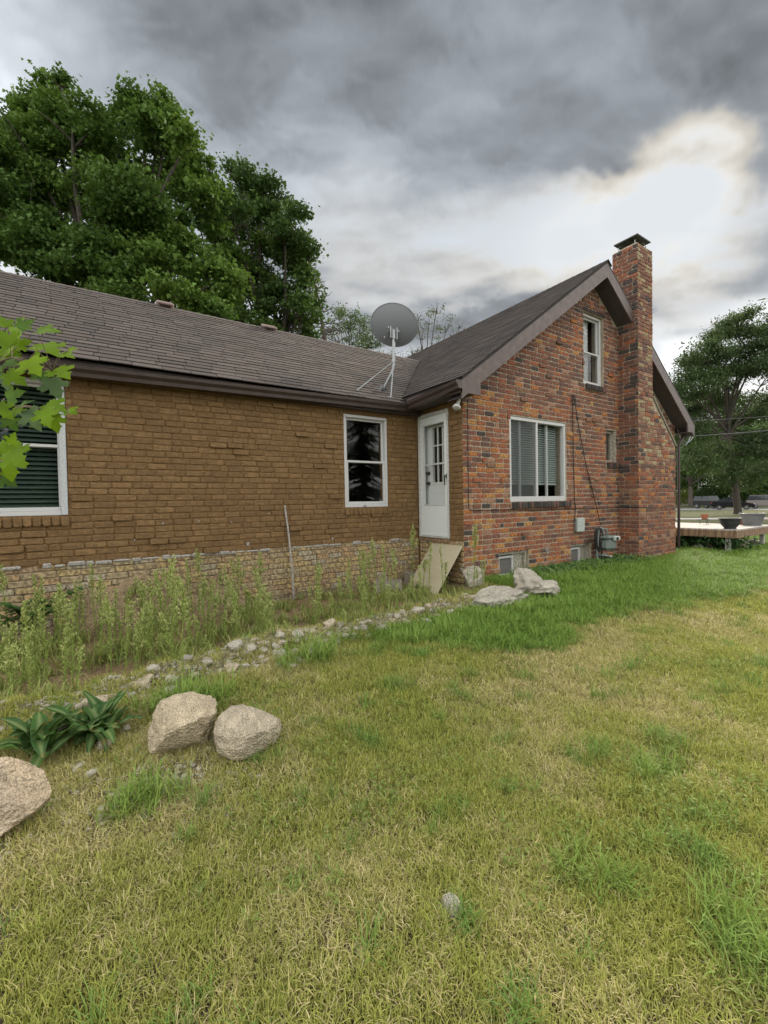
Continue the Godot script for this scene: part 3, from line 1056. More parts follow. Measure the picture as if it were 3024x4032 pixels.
	for q in [[-1, 1], [1, 1], [-1, -1], [1, -1]]:
		var s := MB.new()
		var bx: float = cx + q[0] * 0.19
		var bz: float = cz + q[1] * 0.15
		s.tube([Vector3(bx, top + 0.03, bz), Vector3(bx + q[0] * 0.035, top + 0.08, bz + q[1] * 0.01), Vector3(bx + q[0] * 0.03, top + 0.13, bz + q[1] * 0.01), Vector3(bx - q[0] * 0.05, top + 0.2, bz)], [0.008], 6)
		part("strap", s, M.galv, rc)

func roofs() -> void:
	# gable roof: two slopes on a deck; the yard-side slope meets the wing in a valley
	var deck := MB.new()
	var hw := 3.74
	var zf := 0.30
	var zb := -8.2
	var nl := Vector3(-SLOPE, 1, 0).normalized()
	for s in [-1.0, 1.0]:
		var e := Vector3(APEX.x + s * hw, APEX.y - SLOPE * hw, 0)
		var r := Vector3(APEX.x, APEX.y, 0)
		var dn := Vector3(0, -0.035, 0)
		if s < 0:
			deck.quad(e + Vector3(0, 0, zf), r + Vector3(0, 0, zf), r + Vector3(0, 0, zb), e + Vector3(0, 0, zb))
			deck.quad(e + dn + Vector3(0, 0, zb), r + dn + Vector3(0, 0, zb), r + dn + Vector3(0, 0, zf), e + dn + Vector3(0, 0, zf))
			deck.quad(e + dn + Vector3(0, 0, zf), r + dn + Vector3(0, 0, zf), r + Vector3(0, 0, zf), e + Vector3(0, 0, zf))
			deck.quad(e + dn + Vector3(0, 0, zb), e + dn + Vector3(0, 0, zf), e + Vector3(0, 0, zf), e + Vector3(0, 0, zb))
		else:
			deck.quad(r + Vector3(0, 0, zf), e + Vector3(0, 0, zf), e + Vector3(0, 0, zb), r + Vector3(0, 0, zb))
			deck.quad(r + dn + Vector3(0, 0, zb), e + dn + Vector3(0, 0, zb), e + dn + Vector3(0, 0, zf), r + dn + Vector3(0, 0, zf))
			deck.quad(r + dn + Vector3(0, 0, zf), e + dn + Vector3(0, 0, zf), e + Vector3(0, 0, zf), r + Vector3(0, 0, zf))
	var gr := part("gable_roof", deck, M.felt, house)
	var ca := 1.0 / sqrt(1.0 + SLOPE * SLOPE)
	var sa := SLOPE * ca
	var ey := APEX.y - SLOPE * hw
	# local u runs along -z... taken along +z here so that the normal points up and out
	var span := func(v):
		var y: float = ey + v * sa
		var zv: float = BEAVE.x - (y - BEAVE.y) / BSLOPE
		return [(zv + 0.05) if y < 4.62 else zb, zf + 0.02]
	shingles(gr, Vector3(APEX.x - hw - 0.02 * ca, ey - 0.02 * sa, 0), Vector3(0, 0, 1), Vector3(ca, sa, 0), hw / ca + 0.03, span, 300)
	var cap_row := MB.new()
	var z := zf + 0.02
	while z > zb:
		for s in [-1.0, 1.0]:
			var a := Vector3(APEX.x, APEX.y + 0.028, z)
			var b := Vector3(APEX.x + s * 0.13, APEX.y + 0.028 - 0.13 * SLOPE, z)
			if s < 0:
				cap_row.quad(b, a, a + Vector3(0, -0.008, -0.2), b + Vector3(0, -0.008, -0.2))
			else:
				cap_row.quad(a, b, b + Vector3(0, -0.008, -0.2), a + Vector3(0, -0.008, -0.2))
		z -= 0.14
	part("ridge_cap", cap_row, M.shingle[1], gr)
	# wing roof
	var rise := 4.66 - BEAVE.y
	var run := rise / BSLOPE
	var rz := BEAVE.x - run
	var wd := MB.new()
	var xl := -9.2
	var e0 := Vector3(-0.3, BEAVE.y, BEAVE.x)
	wd.quad(Vector3(xl, BEAVE.y, BEAVE.x), Vector3(-0.28, BEAVE.y, BEAVE.x), Vector3(2.09, 4.66, rz), Vector3(xl, 4.66, rz))
	wd.quad(Vector3(xl, 4.66, rz), Vector3(2.5, 4.66, rz), Vector3(2.5, 2.9, rz - 2.6), Vector3(xl, 2.9, rz - 2.6))
	wd.quad(Vector3(xl, 4.62, rz), Vector3(2.0, 4.62, rz), Vector3(-0.3, BEAVE.y - 0.03, BEAVE.x - 0.05), Vector3(xl, BEAVE.y - 0.03, BEAVE.x - 0.05))
	var wr := part("wing_roof", wd, M.felt, house)
	var cb := 1.0 / sqrt(1.0 + BSLOPE * BSLOPE)
	var sb := BSLOPE * cb
	var span2 := func(v):
		var y: float = BEAVE.y + v * sb
		return [-9.0, (y - (APEX.y - SLOPE * APEX.x)) / SLOPE - 0.0]
	shingles(wr, Vector3(0, BEAVE.y - 0.03 * sb, BEAVE.x + 0.03 * cb), Vector3(1, 0, 0), Vector3(0, sb, -cb), rise / sb + 0.03, span2, 300)
	var cap2 := MB.new()
	var x := -9.0
	while x < 1.95:
		cap2.quad(Vector3(x, 4.60, rz + 0.12), Vector3(x + 0.2, 4.608, rz + 0.12), Vector3(x + 0.2, 4.688, rz), Vector3(x, 4.68, rz))
		cap2.quad(Vector3(x, 4.68, rz), Vector3(x + 0.2, 4.688, rz), Vector3(x + 0.2, 4.608, rz - 0.12), Vector3(x, 4.60, rz - 0.12))
		x += 0.14
	part("ridge_cap", cap2, M.shingle[2], wr)
	# two slant-backed roof vents near the ridge of the wing
	for q in [[650.0, 1212.0], [1058.0, 1302.0]]:
		var d := ray(q[0], q[1])
		var nn := Vector3(0, 1, BSLOPE)
		var k := (BEAVE.y + BSLOPE * BEAVE.x - EYE.dot(nn)) / d.dot(nn)
		var p := EYE + d * k
		var vb := MB.new()
		var tt := Transform3D(Basis(Vector3(1, 0, 0), Vector3(0, sb, -cb), Vector3(0, cb, sb)), p)
		vb.prism([Vector2(-0.15, -0.13), Vector2(0.15, -0.13), Vector2(0.15, 0.13), Vector2(-0.15, 0.13)], 0.0, 0.02, tt)
		var hood := part("roof_vent", vb, M.vent, wr)
		var hb := MB.new()
		hb.bev(Vector3(-0.13, -0.11, 0.045), Vector3(0.13, 0.12, 0.095), 0.018, tt * Transform3D(Basis(Vector3(1, 0, 0), -0.16), Vector3.ZERO))
		hb.box(Vector3(-0.09, -0.05, 0.01), Vector3(0.09, 0.09, 0.05), tt)
		part("hood", hb, M.vent, hood)
	# rake boards and sloped soffits of the gable
	for s in [-1.0, 1.0]:
		var rk := MB.new()
		var sf := MB.new()
		var pieces := [[0.0, hw]]
		if s > 0:
			pieces = [[0.0, 4.365 - APEX.x], [4.961 - APEX.x, hw]]
		for q in pieces:
			var a: float = q[0]
			var b: float = q[1]
			var ya := APEX.y - 0.036 - SLOPE * a
			var yb := APEX.y - 0.036 - SLOPE * b
			var bh := 0.255
			var pts := [Vector2(APEX.x + a, ya - bh), Vector2(APEX.x + b, yb - bh), Vector2(APEX.x + b, yb), Vector2(APEX.x + a, ya)]
			if s < 0:
				pts = [Vector2(APEX.x - b, yb - bh), Vector2(APEX.x - a, ya - bh), Vector2(APEX.x - a, ya), Vector2(APEX.x - b, yb)]
			rk.prism(pts, zf - 0.03, zf - 0.002)
			var up := []
			for p in pts.slice(0, 2):
				up.append(p)
			sf.quad(Vector3(up[0].x, up[0].y + 0.012, zf - 0.031), Vector3(up[0].x, up[0].y + 0.012, -0.02), Vector3(up[1].x, up[1].y + 0.012, -0.02), Vector3(up[1].x, up[1].y + 0.012, zf - 0.031))
		part("rake_board", rk, M.fascia, gr)
		part("soffit", sf, M.soffit, gr)
	# boxed eave ends
	for s in [-1.0, 1.0]:
		var bx := MB.new()
		var xo: float = APEX.x + s * hw
		var xi: float = APEX.x + s * (hw - 0.36)
		bx.box(Vector3(minf(xo, xi), 2.76, zf - 0.0285), Vector3(maxf(xo, xi), 2.93, zf))
		part("eave_return", bx, M.fascia, gr)
		var fz := MB.new()
		var zend := -1.0 if s < 0 else -8.0
		fz.box(Vector3(minf(xo, xo - s * 0.025), 2.77, zend), Vector3(maxf(xo, xo - s * 0.025), ey - 0.03, zf - 0.03))
		part("fascia", fz, M.fascia, gr)
		var so := MB.new()
		so.box(Vector3(minf(xo - s * 0.026, APEX.x + s * 3.45), 2.765, zend), Vector3(maxf(xo - s * 0.026, APEX.x + s * 3.45), 2.777, zf - 0.031))
		part("eave_soffit", so, M.soffit, gr)
	# boxed fascia and gutters of the wing, then the corner
	var fb := MB.new()
	fb.box(Vector3(-9.2, 2.67, WING + 0.002), Vector3(-0.02, BEAVE.y - 0.012, WING + 0.11))
	part("fascia", fb, M.gutter, wr)
	var gu := MB.new()
	k_gutter(gu, Vector3(-9.2, 2.66, WING + 0.111), Vector3(-0.40, 2.822, WING + 0.111), Vector3(0, 0, 1))
	k_gutter(gu, Vector3(-0.281, 2.845, -0.86), Vector3(-0.281, 2.925, zf + 0.0), Vector3(-1, 0, 0))
	# mitred inside corner
	gu.quad(Vector3(-0.40, 2.707, WING + 0.111), Vector3(-0.28, 2.707, WING + 0.111), Vector3(-0.28, 2.73, -0.85), Vector3(-0.40, 2.72, -0.84))
	gu.prism([Vector2(0, 0), Vector2(0.118, 0.0), Vector2(0.112, -0.04), Vector2(0.08, -0.075), Vector2(0.075, -0.115), Vector2(0, -0.115)].map(func(p): return Vector2(-0.281 - p.x, 2.925 + p.y)), zf, zf + 0.002)
	part("gutter", gu, M.gutter, house)

func windows() -> void:
	var tb := Transform3D(Basis.IDENTITY, Vector3(0, 0, WING))
	var o := hung_window(Rect2(-1.412, 1.177, 0.792, 1.427), 1.885, tb, house, -0.015, M.vinyl)
	var lk := MB.new()
	lk.lathe([Vector2(0.028, 0), Vector2(0.028, 0.01), Vector2(0.02, 0.018), Vector2(0, 0.019)], 14, Transform3D(Basis(Vector3(1, 0, 0), PI / 2) * Basis.from_scale(Vector3(1, 1, 0.5)), Vector3(-1.06, 1.20, -0.015)))
	part("lift", lk, M.galv, o)
	o = hung_window(Rect2(-5.846, 1.166, 1.034, 1.438), 1.905, tb, house, -0.012, M.vinyl)
	blind(Rect2(-5.80, 1.24, 0.94, 1.31), -0.13, M.blind_green, o, 0.05, 0.75)
	var cas := MB.new()
	cas.bev(Vector3(-4.872, 1.168, -0.012), Vector3(-4.812, 2.60, 0.004), 0.004)
	part("casing", cas, M.aluminium, o)
	# slider in the brick gable
	var fr := MB.new()
	var r := Rect2(1.058, 1.22, 1.535, 1.404)
	frame_ring(fr, r, 0.055, -0.10, -0.02, 0.085)
	fr.bev(Vector3(1.755, 1.306, -0.09), Vector3(1.80, 2.568, -0.022), 0.004)
	o = part("window", fr, M.vinyl, house)
	pane(Rect2(1.113, 1.305, 0.642, 1.264), -0.05, o)
	pane(Rect2(1.80, 1.305, 0.738, 1.264), -0.07, o)
	var scr := MB.new()
	scr.quad(Vector3(1.113, 1.305, -0.042), Vector3(1.755, 1.305, -0.042), Vector3(1.755, 2.569, -0.042), Vector3(1.113, 2.569, -0.042))
	part("insect_screen", scr, M.screen, o)
	var ms := MB.new()
	for x in [1.40, 2.13]:
		ms.bev(Vector3(x, 1.306, -0.13), Vector3(x + 0.045, 2.568, -0.095), 0.004)
	part("sash_stile", ms, M.aluminium, o)
	blind(Rect2(1.12, 1.53, 1.40, 1.03), -0.17, M.blind, o, 0.04, 0.85)
	# upper window with a curtain behind the glass
	o = hung_window(Rect2(3.173, 3.435, 0.677, 1.361), 4.07, Transform3D.IDENTITY, house, -0.06, M.vinyl)
	var cu := MB.new()
	for k in 14:
		var a := lerpf(3.22, 3.56, k / 14.0)
		var b := lerpf(3.22, 3.56, (k + 1) / 14.0)
		cu.quad(Vector3(a, 3.48, -0.18 + 0.02 * sin(k * 1.9)), Vector3(b, 3.48, -0.18 + 0.02 * sin(k * 1.9 + 1.9)), Vector3(b, 4.75, -0.18 + 0.02 * sin(k * 1.9 + 1.9)), Vector3(a, 4.75, -0.18 + 0.02 * sin(k * 1.9)))
	part("curtain", cu, M.curtain, o)
	# narrow recessed window beside the chimney
	var nm := MB.new()
	frame_ring(nm, Rect2(3.928, 1.973, 0.354, 0.644), 0.05, -0.13, -0.075)
	nm.bev(Vector3(4.262, 1.975, -0.0745), Vector3(4.283, 2.615, -0.012), 0.003)
	nm.bev(Vector3(3.93, 1.973, -0.0745), Vector3(4.2615, 1.995, -0.01), 0.003)
	o = part("window", nm, M.cream, house)
	pane(Rect2(3.978, 2.023, 0.254, 0.544), -0.10, o)
	# basement windows in timber frames
	for q in [[0.767, 0.74], [2.722, 0.65]]:
		var bm := MB.new()
		frame_ring(bm, Rect2(q[0] + 0.003, -0.11, q[1] - 0.006, 0.515), 0.05, -0.16, -0.05)
		o = part("basement_window", bm, M.cream, house)
		var wv := MB.new()
		var wr := Rect2(q[0] + 0.055, 0.0, q[1] * 0.5, 0.33)
		frame_ring(wv, wr, 0.035, -0.11, -0.07)
		var sv := part("sash", wv, M.vinyl, o)
		pane(inset(wr, 0.034), -0.09, sv)
		var gz := MB.new()
		gz.box(Vector3(wr.position.x + 0.034, wr.position.y + 0.034, -0.104), Vector3(wr.end.x - 0.034, wr.end.y - 0.034, -0.1))
		part("insect_screen", gz, M.gauze, sv)
		var bd := MB.new()
		bd.bev(Vector3(wr.end.x + 0.02, -0.06, -0.14), Vector3(q[0] + q[1] - 0.056, 0.352, -0.10), 0.004)
		part("board", bd, M.cream, o)

func shell() -> void:
	# the rest of the house, which closes it off: end walls, rear, floor and ceilings
	var mb := MB.new()
	mb.box(Vector3(6.70, -0.5, -8.0), Vector3(6.92, 2.76, -0.251))
	mb.box(Vector3(0.0, -0.5, -8.0), Vector3(6.92, 2.9, -7.8))
	mb.prism([Vector2(0.0, 2.9), Vector2(6.92, 2.9), Vector2(APEX.x, APEX.y - 0.1)], -8.0, -7.8)
	mb.box(Vector3(0.0, -0.5, -7.8), Vector3(0.2, 2.9, -6.3))
	mb.box(Vector3(-9.0, -0.5, -6.3), Vector3(0.2, 2.9, -6.1))
	mb.box(Vector3(-9.0, -0.5, -6.1), Vector3(-8.8, 2.9, WING - 0.3))
	mb.prism([Vector2(BEAVE.x, 2.86), Vector2(-6.1, 2.86), Vector2(-3.57, 4.6)].map(func(p): return Vector2(-p.x, p.y)), -9.0, -8.9, Transform3D(Basis(Vector3(0, 0, -1), Vector3(0, 1, 0), Vector3(1, 0, 0)), Vector3.ZERO))
	part("rear_wall", mb, M.paint_mortar, house)
	var fl := MB.new()
	fl.box(Vector3(-8.8, 0.42, -6.1), Vector3(-0.3, 0.60, WING - 0.301))
	fl.box(Vector3(0.26, 0.45, -7.8), Vector3(6.69, 0.60, -0.26))
	fl.box(Vector3(0.26, 2.85, -7.8), Vector3(6.69, 2.95, -0.26))
	fl.box(Vector3(0.26, 0.6, -3.0), Vector3(6.69, 2.85, -2.9))
	fl.box(Vector3(0.26, -0.5, -1.2), Vector3(6.69, 0.45, -1.1))
	fl.box(Vector3(2.0, 2.95, -3.0), Vector3(5.0, 4.5, -2.9))
	fl.box(Vector3(-8.8, 0.6, -4.1), Vector3(-0.3, 2.85, -4.0))
	part("room", fl, M.room, house)

# ---------------------------------------------------------------- rocks
var ico_v := PackedVector3Array()
var ico_f := []
func ico() -> void:
	var g := (1.0 + sqrt(5.0)) / 2.0
	for p in [[-1, g, 0], [1, g, 0], [-1, -g, 0], [1, -g, 0], [0, -1, g], [0, 1, g], [0, -1, -g], [0, 1, -g], [g, 0, -1], [g, 0, 1], [-g, 0, -1], [-g, 0, 1]]:
		ico_v.append(Vector3(p[0], p[1], p[2]).normalized())
	var f := [[0, 11, 5], [0, 5, 1], [0, 1, 7], [0, 7, 10], [0, 10, 11], [1, 5, 9], [5, 11, 4], [11, 10, 2], [10, 7, 6], [7, 1, 8], [3, 9, 4], [3, 4, 2], [3, 2, 6], [3, 6, 8], [3, 8, 9], [4, 9, 5], [2, 4, 11], [6, 2, 10], [8, 6, 7], [9, 8, 1]]
	ico_f.append(f)
	for lv in 4:
		var mid := {}
		var nf := []
		for t in ico_f[lv]:
			var m := []
			for e in 3:
				var a: int = mini(t[e], t[(e + 1) % 3])
				var b: int = maxi(t[e], t[(e + 1) % 3])
				var key := a * 100000 + b
				if not mid.has(key):
					mid[key] = ico_v.size()
					ico_v.append((ico_v[a] + ico_v[b]).normalized())
				m.append(mid[key])
			nf.append([t[0], m[0], m[2]]); nf.append([t[1], m[1], m[0]]); nf.append([t[2], m[2], m[1]]); nf.append(m)
		ico_f.append(nf)

func rock(s: int, size: Vector3, cuts_: int, rough: float, level := 3, freq := 1.3, dent := [], boxy := 2.0) -> MB:
	# a stone: a ball with planes broken off it and an uneven skin
	if ico_v.is_empty():
		ico()
	var r := RandomNumberGenerator.new()
	r.seed = s
	var f := FastNoiseLite.new()
	f.seed = s
	f.frequency = freq
	f.fractal_octaves = 5
	var planes := []
	for k in cuts_:
		planes.append([Vector3(r.randf_range(-1, 1), r.randf_range(-0.8, 1), r.randf_range(-1, 1)).normalized(), r.randf_range(0.55, 0.86)])
	var mb := MB.new()
	var map := {}
	for t in ico_f[level]:
		var id := []
		for e in t:
			if not map.has(e):
				var d: Vector3 = ico_v[e]
				var p := d
				if boxy > 2.0:
					p = d / pow(pow(absf(d.x), boxy) + pow(absf(d.y), boxy) + pow(absf(d.z), boxy), 1.0 / boxy)
				for q in planes:
					var over: float = p.dot(q[0]) - q[1]
					if over > 0.0:
						p -= q[0] * over * 0.93
				p += d * (f.get_noise_3dv(d * 1.0) * rough + f.get_noise_3dv(d * 4.0) * rough * 0.45)
				for q in dent:   # hollow: [direction, radius, depth]
					var w := p.distance_to(q[0]) / float(q[1])
					p -= q[0].normalized() * float(q[2]) * exp(-w * w * w * w)
				map[e] = mb.pt(p * size)
			id.append(map[e])
		mb.face(id[0], id[1], id[2])
	mb.smooth()
	return mb

func seat(p: Vector3, sink: float) -> Vector3:
	return Vector3(p.x, ground(p.x, p.z) - sink, p.z)

func build_rocks() -> void:
	# three boulders at the end of the bed
	var a := on_ground(985, 2980)
	var b := thing("boulder", "rounded speckled granite boulder leaning against the angular one", "boulder", a + Vector3(0.02, 0.10, -0.10), 0.4)
	part("stone", rock(33, Vector3(0.175, 0.135, 0.165), 4, 0.09, 4, 1.0, [], 2.3), M.boulder2, b)
	a = on_ground(752, 2985)
	b = thing("boulder", "angular tan boulder with flat broken top and undercut front", "boulder", a + Vector3(0.02, 0.13, -0.13), 0.35)
	b.rotation.z = 0.14
	part("stone", rock(49, Vector3(0.20, 0.145, 0.175), 11, 0.09, 4, 1.9, [], 4.0), M.boulder, b)
	a = on_ground(40, 3330)
	b = thing("boulder", "pinkish sandstone boulder with pointed top beside the dock plant", "boulder", a + Vector3(-0.02, 0.13, -0.12), -0.5)
	b.rotation.z = -0.25
	part("stone", rock(61, Vector3(0.14, 0.165, 0.135), 9, 0.10, 4, 1.6, [], 2.6), M.boulder3, b)
	# the broken limestone planter in front of the brick wall
	var base := on_y(2040, 2385, -0.05)
	var L := [
		["hollow_limestone_slab", "large pale limestone block with a scooped hollow in its top", 2140.0, 2350.0, Vector3(0.38, 0.15, 0.28), 71, [[Vector3(0.25, 0.95, 0.1), 0.55, 0.45]], 0.4],
		["limestone_block", "pale limestone block with rippled white top next to the hollow one", 2000.0, 2378.0, Vector3(0.32, 0.12, 0.22), 72, [], 0.1],
		["limestone_block", "low pale limestone slab half buried in grass at the end of the row", 1915.0, 2398.0, Vector3(0.25, 0.085, 0.17), 73, [], -0.2],
		["limestone_block", "round-topped limestone lump behind the rippled block", 2085.0, 2318.0, Vector3(0.22, 0.17, 0.17), 74, [], 0.9],
		["limestone_block", "weathered limestone footing stone under the brick corner", 1855.0, 2235.0, Vector3(0.17, 0.16, 0.14), 75, [], 0.0]]
	for q in L:
		var p := on_ground(q[2], q[3])
		if q[5] == 75:
			p = Vector3(0.1, ground(0.1, 0.1), 0.1)
		var o := thing(q[0], q[1], "rock", p + Vector3(0, q[4].y * 0.6, -q[4].z * 0.4), q[7])
		part("stone", rock(q[5], q[4], 5, 0.20, 4, 1.8, q[6], 4.5), M.lime, o)
	# stones of the rubble ridge that can be told apart
	var kinds := []
	for k in 10:
		kinds.append(rock(90 + k, Vector3(1, rr(0.5, 0.75), rr(0.6, 0.95)), 6, 0.16, 2, 1.5, [], 3.5))
	var pale := [M.lime, M.boulder2, M.lime, mat(lin(0.55, 0.5, 0.42), 0.95, "speck", 5.0)]
	var meshes := []
	for k in 10:
		meshes.append(kinds[k].mesh(pale[k % 4]))
	var heaps := []
	for q in [[1060, 2545], [1130, 2560], [1020, 2590], [1350, 2500], [1260, 2520], [1600, 2430], [1690, 2425], [470, 2765], [880, 2640], [1180, 2600], [1420, 2480], [1550, 2440], [960, 2620], [820, 2665], [700, 2700], [600, 2735], [1300, 2510], [1500, 2460]]:
		heaps.append(on_ground(q[0], q[1]))
	for k in 300:
		var x := lerpf(-4.9, 0.1, pow(rng.randf(), 0.8))
		var z := ridge_z(x) + 0.05 + rng.randfn(0.0, 0.17)
		if k % 5 < 3:   # most of them lie in heaps
			var h: Vector3 = heaps[rng.randi() % heaps.size()]
			x = h.x + rng.randfn(0.0, 0.13)
			z = h.z + rng.randfn(0.0, 0.08)
		var s := clampf(0.013 + absf(rng.randfn(0.0, 0.022)), 0.012, 0.08)
		var o := put("rubble_stone", meshes[rng.randi() % 10], self, Transform3D(Basis(Vector3.UP, rr(0, TAU)) * Basis(Vector3.RIGHT, rr(-0.4, 0.4)) * Basis.from_scale(Vector3(s, s, s)), Vector3(x, ground(x, z) + s * 0.25, z)))
		var big := 2 if s > 0.045 else 1 if s > 0.025 else 0
		tag(o, ["tiny pale limestone chip on the rubble ridge along the bed", "small pale limestone fragment on the rubble ridge along the bed", "fist-sized pale limestone lump on the rubble ridge along the bed"][big], "stone", ["limestone chips on the ridge", "limestone fragments on the ridge", "limestone lumps on the ridge"][big])
	for q in [[355.0, 3060.0, 0.032, "egg-shaped buff pebble on bare ground below the dock plant"], [305.0, 3030.0, 0.035, "flat white stone under the dock leaves"], [1780.0, 3595.0, 0.042, "lone white stone sunk in the mown lawn"], [410.0, 2940.0, 0.05, "chipped white limestone piece beside the dock plant"], [1930.0, 2405.0, 0.05, "pale angular stone at the foot of the limestone slab"], [1770.0, 2415.0, 0.055, "brownish flat stone on top of the rubble near the ramp"]]:
		var p := on_ground(q[0], q[1])
		var o := put("loose_stone", meshes[[0, 2, 4, 6][rng.randi() % 4]], self, Transform3D(Basis(Vector3.UP, rr(0, TAU)) * Basis.from_scale(Vector3(q[2], q[2], q[2])), p + Vector3(0, q[2] * 0.3, 0)))
		tag(o, q[3], "stone")
	# grit between them
	var grit: ArrayMesh = kinds[0].mesh(M.lime)
	var xf := []
	for k in 5200:
		var x := rr(-5.3, 0.4)
		var z := ridge_z(x) + rng.randfn(0.0, 0.14)
		if rng.randf() < 0.12:
			x = -4.35 + rng.randfn(0.0, 0.35)
			z = 2.3 + rng.randfn(0.0, 0.2)
		var s := rr(0.005, 0.018)
		xf.append(Transform3D(Basis(Vector3.UP, rr(0, TAU)) * Basis.from_scale(Vector3(s, s, s)), Vector3(x, ground(x, z) + s * 0.2, z)))
	var g := swarm("gravel", grit, xf, [])
	tag(g, "pale limestone grit scattered along the rubble ridge", "gravel", "", "stuff")
	# bank of sandy fill left against the foundation
	var sm := MB.new()
	var nx := 70
	var nz := 14
	for b2 in nz + 1:
		for a2 in nx + 1:
			var x := lerpf(-4.95, -2.6, float(a2) / nx)
			var t := float(b2) / nz
			var hgt := 0.47 * smoothstep(-4.95, -4.6, x) * smoothstep(-2.6, -3.7, x) * (1.0 + 0.35 * n_small.get_noise_2d(x * 3.0, 3.0))
			var z := WING - 0.005 + t * 0.34
			var y := ground(x, z) - 0.03 + hgt * pow(1.0 - t, 0.55) + n_small.get_noise_2d(x * 9.0, z * 14.0) * 0.035 * (1.0 - t * 0.6)
			sm.pt(Vector3(x, y, z + 0.05 * n_small.get_noise_2d(x * 5.0, t * 6.0)))
	for b2 in nz:
		for a2 in nx:
			var k := b2 * (nx + 1) + a2
			sm.face(k, k + nx + 1, k + nx + 2)
			sm.face(k, k + nx + 2, k + 1)
	sm.smooth()
	structure(tag(part("sand_bank", sm, M.sand), "steep bank of sandy fill against the brown house's foundation", "sand bank"))

# ---------------------------------------------------------------- things on and by the house
func cable(called: String, label: String, pts: Array, r: float, m: Material) -> void:
	var mb := MB.new()
	mb.tube(pts, [r], 5)
	tag(part(called, mb, m), label, "cable")

